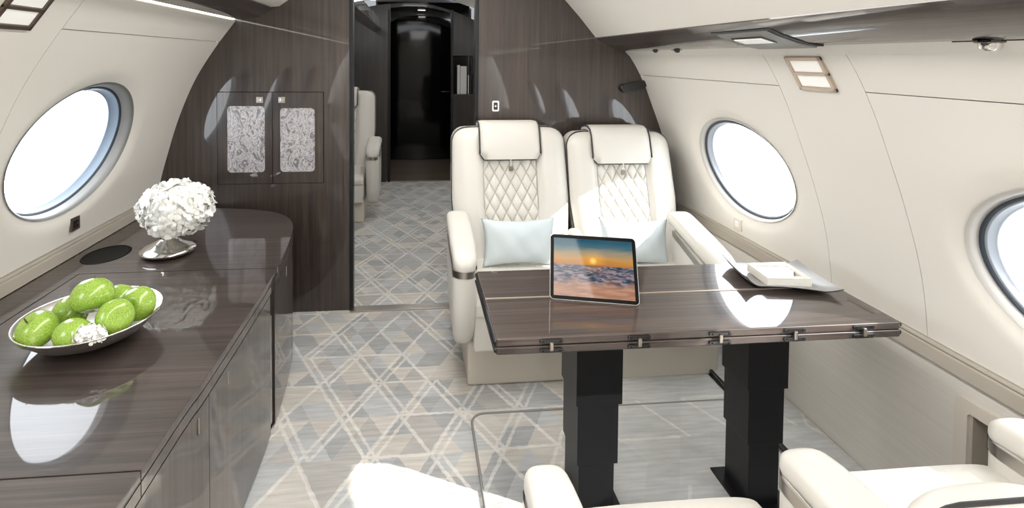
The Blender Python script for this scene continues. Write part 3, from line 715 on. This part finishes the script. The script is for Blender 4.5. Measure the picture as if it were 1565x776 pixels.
# ------------------------------------------------------------------ fruit bowl
BC = (-.880, 1.500, CT)
bo = empty('fruit_bowl', BC, 'shallow brushed silver bowl of green apples on the sideboard', 'bowl')
br_ = .170
prof = [(.0, .0), (.050, .0), (.055, .003), (.095, .010), (.130, .027), (.153, .048), (br_ - .003, .066), (br_, .069), (br_ - .001, .0705), (br_ - .005, .069), (.150, .0505), (.125, .0305), (.09, .014), (.04, .008), (0, .007)]
lathe('bowl_body', prof, STEEL, bo, 72); tube('bowl_rim', [(br_ * math.cos(t) - 0, br_ * math.sin(t), .0695) for t in [2 * PI * i / 64 for i in range(64)]], .0022, CHROME, bo, n=8, closed=True)
def apple_mesh(seed):
    rs = random.Random(seed); vs, fs = [], []; n, k = 32, 22
    for j in range(k + 1):
        ph = PI * j / k; r = math.sin(ph) * (1 + .10 * math.cos(ph)); z = -math.cos(ph)
        z = -(-.92 * math.cos(ph)) if False else math.cos(PI - ph) * .90
        z -= .26 * math.exp(-((PI - ph) / .38) ** 2) * 1.0
        z += .16 * math.exp(-(ph / .33) ** 2)
        for i in range(n):
            a = 2 * PI * i / n; q = r * (1 + .025 * math.cos(5 * a) * (1 - math.cos(ph)) * .5 + .015 * math.sin(a + seed))
            vs.append((q * math.cos(a), q * math.sin(a), z))
    for j in range(k):
        for i in range(n):
            l = (i + 1) % n; fs.append((j * n + i, j * n + l, (j + 1) * n + l, (j + 1) * n + i))
    return vs, fs
apples = [(-.966, 1.418, .072, .0475, (.5, -.4), 'green apple at the left end of the bowl'),
          (-.868, 1.488, .126, .0520, (-.35, .5), 'top green apple with a dark stem, resting on the others'),
          (-.862, 1.400, .062, .0470, (.9, .3), 'green apple at the front of the bowl behind the white blossom'),
          (-.790, 1.447, .084, .0450, (1.9, .2), 'green apple in the front right of the bowl with its dimple facing right'),
          (-.776, 1.535, .076, .0460, (.6, 1.2), 'green apple at the right rear of the bowl'),
          (-.942, 1.515, .070, .0440, (.1, .3), 'partly hidden green apple between the left and top apples'),
          (-.850, 1.588, .070, .0430, (.2, .9), 'mostly hidden green apple at the far rim of the bowl')]
for i, (x, y, z, r, tl, lb) in enumerate(apples):
    vs, fs = apple_mesh(i); e = empty('apple', (x, y, CT + z), lb, 'apple', 'green apples in the bowl')
    e.rotation_euler = (tl[0], tl[1], i * 1.3); e.scale = (r, r, r)
    mesh('flesh', vs, fs, APPLE, e, True)
    tube('stem', [(0, 0, .60), (.02, .01, .80), (.07, .03, .98)], .035, mat('apple_stem', (.10, .06, .03), .7) if i == 0 else bpy.data.materials['apple_stem'], e, n=6)

# ------------------------------------------------------------------ florets
def floret_mesh():
    vs, fs = [], []
    for k in range(4):
        a = PI / 2 * k + .2; c, s = math.cos(a), math.sin(a)
        prof_ = [(0.05, .10, 0), (.45, .46, .10), (.85, .50, .22), (1.08, .25, .20)]
        b0 = len(vs)
        for u, wv_, h in prof_:
            for sg in (-1, 0, 1):
                x, y = u, sg * wv_; z = h - (.12 * abs(sg) if u > .3 else 0) + .05 * sg * (k % 2)
                vs.append((x * c - y * s, x * s + y * c, z))
        for j in range(3):
            for i in range(2): fs.append((b0 + j * 3 + i, b0 + (j + 1) * 3 + i, b0 + (j + 1) * 3 + i + 1, b0 + j * 3 + i + 1))
    me = bpy.data.meshes.new('floret'); me.from_pydata(vs, [], fs); me.materials.append(PETAL); me.shade_smooth(); return me
FLO = floret_mesh()
def hydrangea(e, c, rad, n, size, seed):
    rs = random.Random(seed); ga = PI * (3 - 5 ** .5)
    for i in range(n):
        y = 1 - 2 * (i + .5) / n; r = math.sqrt(1 - y * y); th = ga * i
        d = Vector((math.cos(th) * r, math.sin(th) * r, y))
        lump = 1 + .07 * math.sin(5 * d.x + 1) * math.cos(4 * d.z + seed) + rs.uniform(-.07, .07)
        p = Vector((c[0] + d.x * rad[0] * lump, c[1] + d.y * rad[1] * lump, c[2] + d.z * rad[2] * lump))
        o = bpy.data.objects.new('floret', FLO); COL.objects.link(o); o.parent = e
        o.location = p; nn = (d + Vector((rs.uniform(-.5, .5), rs.uniform(-.5, .5), rs.uniform(-.5, .5)))).normalized()
        q = nn.to_track_quat('Z', 'Y'); o.rotation_mode = 'QUATERNION'; o.rotation_quaternion = q @ Matrix.Rotation(rs.uniform(0, 6), 3, 'Z').to_quaternion()
        s = size * rs.uniform(.85, 1.15); o.scale = (s, s, s)
VC = (-.962, 2.135)
va = empty('pedestal_vase', (VC[0], VC[1], CT), 'polished silver vase with a wide disc foot on the sideboard', 'vase')
lathe('vase_foot', [(0, 0), (.075, 0), (.098, .012), (.103, .020), (.100, .026), (.080, .036), (.05, .048), (.034, .058), (.031, .062)], CHROME, va, 64)
lathe('vase_neck', [(.031, .060), (.029, .075), (.030, .092), (.036, .105), (.033, .105), (.027, .09), (.026, .07), (.0, .068)], CHROME, va, 48)
hy = empty('hydrangea_bouquet', (-.925, 2.125, CT + .07), 'round white hydrangea flower head standing in the silver vase', 'flower')
bm = bmesh.new(); bmesh.ops.create_icosphere(bm, subdivisions=3, radius=1)
for v in bm.verts: v.co = Vector((v.co.x * .119, v.co.y * .104, v.co.z * .092 + .110))
frombm('flower_core', bm, mat('petal_core', (.88, .87, .80), .8), hy, True)
hydrangea(hy, (0, 0, .110), (.126, .110, .098), 290, .0215, 1)
tube('stem', [(-.035, .01, .02), (-.03, .008, .06), (-.01, 0, .10)], .006, LEAF, hy)
sp = empty('hydrangea_sprig', (-.815, 1.376, CT + .070), 'small white hydrangea sprig lying against the front rim of the apple bowl', 'flower')
bm = bmesh.new(); bmesh.ops.create_icosphere(bm, subdivisions=2, radius=1)
for v in bm.verts: v.co = Vector((v.co.x * .038, v.co.y * .022, v.co.z * .016 + .002))
frombm('flower_core', bm, bpy.data.materials['petal_core'], sp, True)
hydrangea(sp, (0, 0, .004), (.038, .022, .018), 46, .011, 3)
for k in range(3): 
    o = mesh('leaf', [(0, 0, 0), (.008, .003, .002), (.016, 0, .004), (.008, -.003, .003)], [(0, 1, 2, 3)], LEAF, sp); o.location = (-.022 + .012 * k, -.018 + .003 * k, .018 - .001 * k); o.rotation_euler = (0, .2, k * 1.5)

# ------------------------------------------------------------------ seats
def quilt_surface(name, fn, u0, u1, v0, v1, nu, nv, cu_, cv_, amp, m, parent, normal):
    vs, fs, seam = [], [], []
    for j in range(nv + 1):
        for i in range(nu + 1):
            u = u0 + (u1 - u0) * i / nu; v = v0 + (v1 - v0) * j / nv
            a = (u / cu_ + v / cv_); b_ = (u / cu_ - v / cv_)
            sa = abs(math.sin(PI * a)); sb_ = abs(math.sin(PI * b_)); h = (sa * sb_) ** .42; seam.append(1.0 if min(sa, sb_) < .17 else 0.0)
            edge = min(1, min(i, nu - i, j, nv - j) / 2.0)
            p = Vector(fn(u, v)) + Vector(normal(u, v)) * (amp * h * edge); vs.append(p)
    for j in range(nv):
        for i in range(nu):
            q = j * (nu + 1) + i; fs.append((q, q + 1, q + nu + 2, q + nu + 1))
    o = mesh(name, vs, fs, m, parent, True); at_ = o.data.attributes.new('seam', 'FLOAT', 'POINT'); at_.data.foreach_set('value', seam); return o
def arm(e, side, xc, y0, y1, zf, zb, hw, low, slant=0, label_band=True, rear_cut=True, zgap=.03):
    """armrest pad + band + shell. front at y0 (local -y)"""
    rings = []; n = 16; Ln = y1 - y0; cap_ = .042 / Ln
    ts = [cap_ * (1 - math.cos(PI / 2 * k / 7)) for k in range(8)] + [cap_ + (1 - 2 * cap_) * k / 12 for k in range(1, 12)] + [1 - cap_ * (1 - math.sin(PI / 2 * k / 6)) for k in range(7)]
    for t in ts:
        y = y0 + Ln * t
        zt = zf + (zb - zf) * min(1, t * 1.15) ** .8
        if t < .22: zt -= .016 * (1 - t / .22) ** 2
        endf = max(.10, math.sqrt(max(0, 1 - max(0, 1 - t / cap_) ** 2))); endb = max(.15, math.sqrt(max(0, 1 - max(0, 1 - (1 - t) / cap_) ** 2)))
        hh = .033 * (.15 + .85 * endf) * (.4 + .6 * endb); ww = hw * (.86 + .14 * min(1, t / .3)) * (.28 + .72 * endf) * (.6 + .4 * endb)
        rings.append([(x, y, z) for x, z in supell(xc + slant * t, zt - .030, ww, hh, 3.0)])
    loft('armrest_pad', rings, LEATHER, e)
    # metal band wraps the front just under the pad
    bw_ = hw * .93; zt0 = zf - .082; zt1 = zf - .055
    def wrap(z, d=0): 
        P = [(xc - bw_ - d + slant, y1 - .06, z + (zb - zf) * .55), (xc - bw_ - d, y0 + .06, z)]
        for i in range(9):
            a = PI + PI * i / 8; P.append((xc + (bw_ + d) * math.cos(a), y0 + .045 + (.045 + d) * math.sin(a), z))
        P += [(xc + bw_ + d, y0 + .06, z), (xc + bw_ + d + slant, y1 - .06, z + (zb - zf) * .55)]
        return P
    loft('metal_band', [wrap(zt0, .0015), wrap(zt1, .0015)], SATIN, e, cap=False, closed=False)
    # shell: rings down
    R_ = []
    for z, d, dy in ((zt1 + .012, -.004, 0), (zt0, 0, 0), (zt0 - .12, 0, .0), (low + .12, -.002, .012), (low + .05, -.006, .035), (low + .012, -.014, .065), (low, -.03, .09)):
        P = wrap(min(z, zt1), d); P = [(x, max(y, y0) + dy * (1 if y < y0 + .2 else .2), (z if q in (0, len(P) - 1) and z < zt0 - .05 else pz_)) for q, (x, y, pz_) in enumerate(P)]
        R_.append(P)
    loft('armrest_shell', R_, LEATHER, e)
def seat(name, loc, rz, label, group=None, left=None, right=None, top=1.0, lean=.19, base=True, hw=.29, quilt=True, cushion_front=-.27, hrx=0, zc=.405, bhw=None, by=.135, rest=True, pdy=.012):
    """left/right: arm dict; local -y is the front; x left is negative"""
    e = empty(name, loc, label, 'seat', group, rz)
    zb0 = .36; H_ = top - zb0
    def yb(z): return by + lean * (z - zb0) / H_                # front face of the back
    def width(z):
        t = (z - zb0) / H_
        w_ = (bhw or hw) * (.90 + .10 * min(1, t * 2.2) - .035 * max(0, (t - .5)) * 1.0)
        r = .075; d = top - z
        if d < r: w_ -= r - math.sqrt(max(0, r * r - (r - d) ** 2))
        return w_
    NU = 40; rows_f, rows_b = [], []
    zs = [zb0 + H_ * (1 - (1 - k / 26) ** 1.5) for k in range(27)]
    def depth(u):    # protrusion of bolsters toward -y ; u in -1..1
        a = abs(u)
        if a < .47: return 0
        t = min(1, (a - .47) / .12); b_ = .034 * math.sin(t * PI / 2)
        if a > .72: b_ -= .040 * ((a - .72) / .28) ** 2.2
        return b_
    rings = []
    for z in zs:
        w_ = width(z); d = min(1, (top - z) / .05 + .0); dd = math.sqrt(max(0, 1 - (1 - d) ** 2)) if d < 1 else 1
        P = []
        for i in range(NU + 1):
            u = -1 + 2 * i / NU; P.append((u * w_, yb(z) - depth(u) * (.4 + .6 * dd) - .0 + .03 * (1 - dd), z))
        th_ = .10 * (.3 + .7 * dd)
        for i in range(NU + 1):
            u = 1 - 2 * i / NU; rr = 1 - abs(u) ** 6 * .35; P.append((u * (w_ + .002), yb(z) + .03 + th_ * rr, z))
        rings.append(P)
    loft('backrest', rings, LEATHER, e)
    # piping following the outline
    pp = []
    m_ = [z for z in zs if z > zb0 + .0]
    for z in m_: pp.append((-width(z) - .001, yb(z) + pdy, z))
    for z in m_[::-1]: pp.append((width(z) + .001, yb(z) + pdy, z))
    tube('piping', pp, .0042, PIPE, e, n=6)
    # quilted centre
    wq = hw * .46
    if quilt:
        quilt_surface('quilted_panel', lambda u, v: (u, yb(v) - .004, v), -wq, wq, zb0 + .02, top - .10, 110, 170, .0535, .092, .012, LEATHERQ, e, lambda u, v: (0, -1, .2))
        for s in (-1, 1): tube('seam', [(s * (wq + .002), yb(z) - .004, z) for z in (zb0 + .02, zb0 + .2, zb0 + .4, top - .13)], .0018, mat('seam_thread', (.40, .36, .31), .7) if 'seam_thread' not in bpy.data.materials else bpy.data.materials['seam_thread'], e, n=5)
    if rest:
        # headrest flap draped over the top
        hwid = .152; rings = []; ztop = top + .032; zlow = top - .152
        sec = [(zlow, -.026, 0), (zlow + .004, -.048, 1), (zlow + .05, -.058, 2), (ztop - .05, -.056, 2), (ztop - .012, -.038, 2), (ztop, .0, 2), (ztop - .002, .05, 2), (ztop - .015, .105, 2), (ztop - .06, .125, 2), (ztop - .10, .118, 1)]
        def flap(u0, off_):
            P = []
            for z, dy, _ in sec: P.append((u0 + hrx, yb(min(z, top)) + dy + off_, z))
            return P
        n = 14
        for i in range(n + 1):
            u = -1 + 2 * i / n; r = .03
            ed = math.sqrt(max(0, 1 - max(0, abs(u) - .86) ** 2 / .14 ** 2))
            P = []
            for z, dy, _ in sec:
                zz = z
                if z < zlow + .03: zz = z + (1 - ed) * .028
                P.append((u * hwid + hrx, yb(min(z, top)) + dy + (1 - ed) * .018, zz if z < top else z - (1 - ed) * .006))
            back = [(x, y + (.02 if z < top - .02 else 0) , z - (.018 if z > top - .02 else 0)) for x, y, z in P[::-1]]
            rings.append(P + back)
        hr = loft('headrest', rings, LEATHER, e)
        # piping round the flap
        fr = rings[0][:len(sec)]; fl_ = [rings[i][0] for i in range(n + 1)]; fr2 = rings[-1][:len(sec)]
        pts = [Vector(p) + Vector((-.001, -.002, 0)) for p in fr[::-1]] + [Vector(p) + Vector((0, -.006, 0)) for p in fl_[1:-1]] + [Vector(p) + Vector((.001, -.002, 0)) for p in fr2]
        tube('headrest_piping', pts, .0040, PIPE, hr, n=6)
        # belt tag
        yq = yb(top - .19)
        box('buckle', (-.012 + hrx, yq - .040, top - .205), (.012 + hrx, yq - .028, top - .180), SATIN, e, .003)
        box('strap', (-.003 + hrx, yq - .030, top - .182), (.003 + hrx, yq - .026, top - .145), SILL, e)
    # cushion
    cw = hw * .83
    rings = []
    for k in range(15):
        t = k / 14; y = cushion_front + (.15 - cushion_front) * t
        f = math.sqrt(max(0, 1 - max(0, 1 - t / .16) ** 2)) * .62 + .38
        rings.append([(x, y, z) for x, z in supell(0, zc - .06, cw, .060 * f + .004, 5, 40)])
    cs = loft('seat_cushion', rings, LEATHER, e)
    if quilt: quilt_surface('quilted_top', lambda u, v: (u, v, zc - .001 - .003 * (abs(u) / cw) ** 2), -cw * .62, cw * .62, cushion_front + .05, .12, 80, 80, .0535, .092, .007, LEATHERQ, cs, lambda u, v: (0, 0, 1))
    box('seat_box', (-cw, cushion_front + .03, .20), (cw, .14, zc - .07), LEATHER, e, .02, 3)
    box('leg_rest', (-cw + .005, cushion_front + .005, .175), (cw - .005, cushion_front + .045, zc - .045), LEATHER, e, .012, 3)
    if base: box('plinth', (-.255, -.20, 0), (.255, .16, .19), PLINTH, e, .012, 3)
    if left: arm(e, -1, **left)
    if right: arm(e, 1, **right)
    return e
SY = 2.30
A_ = seat('club_seat', (.475, SY, 0), 0, 'ivory quilted leather club seat nearest the aisle, facing the camera', left=dict(xc=-.275, y0=-.31, y1=.13, zf=.575, zb=.640, hw=.052, low=.185), right=dict(xc=.285, y0=-.02, y1=.14, zf=.52, zb=.54, hw=.030, low=.30))
B_ = seat('club_seat', (1.045, SY - .01, 0), 0, 'ivory quilted leather club seat beside the right window, facing the camera', left=None, right=dict(xc=.130, y0=-.47, y1=.10, zf=.580, zb=.625, hw=.057, low=.22, slant=.085), top=.975, hw=.272)
# foreground pair, backs to the camera
C_ = seat('club_seat', (.505, .70, 0), PI, 'ivory club seat at bottom centre, mostly cut off, seen from behind', right=dict(xc=.253, y0=-.290, y1=.20, zf=.575, zb=.58, hw=.048, low=.19), left=None, top=.76, lean=.04, quilt=True, cushion_front=-.315, hw=.245, zc=.465, bhw=.175, by=.19)
D_ = seat('club_seat', (1.045, .70, 0), PI, 'ivory club seat at bottom right, its cushion in full sun, seen from behind', right=dict(xc=.268, y0=-.285, y1=.2, zf=.578, zb=.585, hw=.054, low=.19), left=dict(xc=-.262, y0=-.335, y1=.2, zf=.575, zb=.58, hw=.055, low=.19), top=.748, by=.045, lean=.0, cushion_front=-.350, zc=.470, hw=.29, bhw=.385, rest=False, pdy=.030)
F_ = seat('club_seat', (-.665, 4.50, 0), 0, 'ivory club seat beyond the doorway on the left, half hidden by the bulkhead', right=dict(xc=.325, y0=-.25, y1=.13, zf=.60, zb=.66, hw=.058, low=.14), hw=.31, top=1.05)

# pillows
def pillow(loc, w_, h_, th, tilt, yaw, roll, label, seed):
    vs, fs = [], []; n = 28
    rs = random.Random(seed)
    for s in (1, -1):
        for j in range(n + 1):
            for i in range(n + 1):
                u = -1 + 2 * i / n; v = -1 + 2 * j / n
                pin = 1 - .09 * (1 - v * v) * abs(u) ** 3; pinv = 1 - .16 * (1 - u * u) * abs(v) ** 2
                t = ((1 - abs(u) ** 2.4) * (1 - abs(v) ** 2.4)) ** .55
                x = u * w_ / 2 * pin; z = v * h_ / 2 * pinv
                wr_ = .004 * math.sin(9 * u + seed) * math.sin(5 * v + 2 * u) * t
                vs.append((x, -s * (th * t + wr_) if t > 0 else 0, z))
    N = (n + 1) ** 2
    for s in range(2):
        for j in range(n):
            for i in range(n):
                q = s * N + j * (n + 1) + i; f = (q, q + 1, q + n + 2, q + n + 1); fs.append(f if s == 0 else f[::-1])
    e = mesh('pillow', vs, fs, PILLOW, None)
    bm = bmesh.new(); bm.from_mesh(e.data); bmesh.ops.remove_doubles(bm, verts=bm.verts, dist=1e-4); bmesh.ops.recalc_face_normals(bm, faces=bm.faces); bm.to_mesh(e.data); bm.free()
    e.data.shade_smooth(); e.location = loc; e.rotation_euler = (tilt, roll, yaw)
    return tag(e, label, 'pillow')
pillow((.478, 2.335, .512), .345, .215, .048, -.28, 0, 0, 'pale blue linen lumbar pillow on the seat nearest the aisle', 1)
pillow((1.020, 2.325, .500), .345, .215, .048, -.28, .05, .07, 'pale blue linen lumbar pillow on the seat beside the right window', 4)

# ------------------------------------------------------------------ table
TZ = .65
tb = empty('folding_table', (.75, 1.48, 0), 'glossy dark wood folding table with stacked leaves on two black pedestals', 'table')
tx0, tx1, ty0, tym, ty1 = .205, 1.303, 1.268, 1.487, 1.688
def leaf(name, y0, y1, z0, z1, x0=tx0, x1=tx1): return off(slab(name, rrect(x0, x1, y0, y1, .006, 3), 2, z0, z1, WOODX, tb, bevel=.003, seg=2), tb)
leaf('table_leaf', ty0, tym - .001, TZ - .0195, TZ); leaf('table_leaf', tym + .0055, ty1, TZ - .0195, TZ)
leaf('folded_leaf', ty0, tym - .001, TZ - .041, TZ - .0215); leaf('folded_leaf', tym + .003, ty1, TZ - .041, TZ - .0215)
BRASS = mat('pale_brass_inlay', (.72, .62, .52), .35, .8)
off(box('inlay_strip', (tx0 + .002, tym - .001, TZ - .012), (tx1 - .002, tym + .0055, TZ + .001), BRASS, tb), tb)
BLK2 = mat('satin_black_edge', (.012, .011, .011), .35)
for zz, x in ((TZ - .010, tx0), (TZ - .031, tx0), (TZ - .010, tx1), (TZ - .031, tx1)):
    off(tube('edge_piping', [(x, ty0 + .005, zz), (x, ty1 - .005, zz)], .0065, BLK2, tb, n=8), tb)
for x in (.344, .573, .790, .996, 1.192):
    h = empty('hinge', (0, 0, 0)); h.parent = tb; h.location = (x - .75, ty0 - 1.48, TZ - .0205)
    for s in (-1, 1): 
        slab('hinge_plate', rrect(-.030, .030, s * .0115 - .0055, s * .0115 + .0055, .005, 4), 1, -.0050, .001, BLACK, h, bevel=.001)
        for dx in (-.022, .022):
            o = lathe('screw', [(.0022, 0), (.0022, .001), (0, .0014)], BLACKM, h, 10); o.rotation_euler = (PI / 2, 0, 0); o.location = (dx, -.0048, s * .0115)
    box('hinge_knuckle', (-.005, -.009, -.011), (.005, .0, .011), SATIN, h, .002)
off(box('underframe', (.40, 1.36, TZ - .052), (1.16, 1.62, TZ - .041), BLACKM, tb), tb)
off(box('release_knob', (.255, 1.30, TZ - .058), (.285, 1.33, TZ - .041), BLACK, tb, .005), tb)
off(slab('grommet_slot', rrect(1.262, 1.276, 1.318, 1.405, .006), 2, TZ - .0002, TZ + .0006, BRONZE, tb), tb)
for x0, x1, y0, y1, b1, b2 in ((.467, .605, 1.44, 1.595, .347, .170), (.990, 1.118, 1.44, 1.575, .366, .197)):
    for k, (za, zb) in enumerate(((b1, TZ - .041), (b2, b1 + .01), (.008, b2 + .01))):
        d = .0055 * k
        off(box('column_section', (x0 + d, y0 + d * .4, za), (x1 - d * 1.9, y1 - d, zb), BLACKM, tb, .0025, 2), tb)
    off(box('base_plate', (x0 - .02, y0 - .02, .0066), (x1 + .015, y1 + .02, .013), BLACKM, tb, .002), tb)

# tablet
tp = Vector((.516, 1.441, TZ + .001)); dirx = Vector((.244, -.064, 0)).normalized(); dirn = Vector((.064, .244, 0)).normalized()
lean_ = .10; upv = (dirn * lean_ + Vector((0, 0, .157))).normalized(); nrm = dirx.cross(upv)
MT = Matrix.Identity(4)
for i in range(3): MT[i][0] = dirx[i]; MT[i][1] = -nrm[i] * -1 if False else (dirx.cross(upv) * -1)[i]; MT[i][2] = upv[i]; MT[i][3] = tp[i]
ta = empty('tablet_computer', tp, 'tablet with black bezel showing a snowy sunset, propped on the table', 'tablet'); ta.matrix_world = MT
TW, TH = .253, .188
BEZ = mat('bezel_black', (.003, .003, .003), .35, spec=.08)
# local: x right, y away from viewer (back), z up
slab('tablet_body', rrect(-TW / 2, TW / 2, 0, TH, .012, 6), 1, 0, .007, STEEL, ta, bevel=.0015, seg=2)
slab('bezel', rrect(-TW / 2 + .0015, TW / 2 - .0015, .0015, TH - .0015, .011, 6), 1, -.0008, .0002, BEZ, ta)
sw, s0, s1 = TW / 2 - .0115, .0115, TH - .0115
me = bpy.data.meshes.new('screen'); me.from_pydata([(-sw, -.0012, s0), (sw, -.0012, s0), (sw, -.0012, s1), (-sw, -.0012, s1)], [], [(0, 1, 2, 3)])
uvl = me.uv_layers.new(name='UVMap')
for l, q in zip(uvl.data, ((0, 0), (1, 0), (1, 1), (0, 1))): l.uv = q
o = link('screen', me, SCREEN, ta); o['label'] = 'lit screen with an orange sunset over snowy ground'
o = box('kickstand', (-.09, .007, .085), (.09, .010, .09), BLACK, ta)
lg = (Matrix.Rotation(0, 4, 'X'))
ang_ = math.atan2(.10, .157)
bm = bmesh.new(); add_box(bm, (-.085, -.0015, -.078), (.085, .0015, 0), .001); o = frombm('stand_flap', bm, BLACK, ta); o.location = (0, .0095, .088); o.rotation_euler = (ang_ + .46, 0, 0)

# tray + box
tr = empty('serving_tray', (1.14, 1.54, TZ), 'grey glossy tray with curled ends at the right end of the table', 'tray')
quad = [(1.010, 1.490), (1.262, 1.412), (1.292, 1.640), (1.045, 1.672)]
rings = []; n = 26
prof_z = lambda t: .004 + .030 * max(0, 1 - t / .16) ** 2 + .016 * max(0, (t - .80) / .20) ** 1.5 
for i in range(n + 1):
    t = i / n; a = Vector(quad[0]).lerp(Vector(quad[1]), t); b_ = Vector(quad[3]).lerp(Vector(quad[2]), t)
    row = []
    m2 = 12
    for j in range(m2 + 1):
        s = j / m2; p = a.lerp(b_, s); z = TZ + prof_z(t) + .006 * abs(2 * s - 1) ** 3 + (.008 * math.sin(PI * t) * (1 - s) ** 4)
        row.append((p.x, p.y, z))
    row2 = [(x, y, z - .003) for x, y, z in row[::-1]]
    rings.append(row + row2)
off(loft('tray_body', rings, GREYGLASS, tr), tr)
off(tube('tray_edge', [(r[0][0], r[0][1] - .0005, r[0][2] - .0015) for r in rings], .0016, BLACK, tr, n=6), tr)
sbx = empty('keepsake_box', (1.145, 1.535, TZ + .006), 'square cream stone box with a mirrored lid panel sitting on the grey tray', 'box')
q0 = Vector((1.078, 1.488)); ux = Vector((.136, -.016)).normalized(); uy = Vector((-.016, -.136)).normalized() * -1
w1, w2 = .135, .118
def QP(a, b_, z): p = q0 + ux * a + Vector((.10, .99)).normalized() * b_; return (p.x, p.y, z)
def pris(name, a0, a1, b0, b1, z0, z1, m, r=.0):
    bm = bmesh.new(); add_box(bm, (a0, b0, z0), (a1, b1, z1), r)
    for v in bm.verts: v.co = Vector(QP(v.co.x, v.co.y, v.co.z))
    o = frombm(name, bm, m, sbx); return off(o, sbx)
zb_ = TZ + .007
pris('box_body', 0, w1, 0, w2, zb_, zb_ + .022, STONE, .002)
bm = bmesh.new(); f = .018
for a0, a1, b0, b1 in ((0, w1, 0, f), (0, w1, w2 - f, w2), (0, f, f, w2 - f), (w1 - f, w1, f, w2 - f)): add_box(bm, (a0, b0, zb_ + .022), (a1, b1, zb_ + .026), .0005)
for v in bm.verts: v.co = Vector(QP(v.co.x, v.co.y, v.co.z))
off(frombm('lid_frame', bm, STONE, sbx), sbx)
pris('mirror_panel', f, w1 - f, f, w2 - f, zb_ + .022, zb_ + .0235, mat('silver_mirror', (.8, .8, .78), .04, 1))
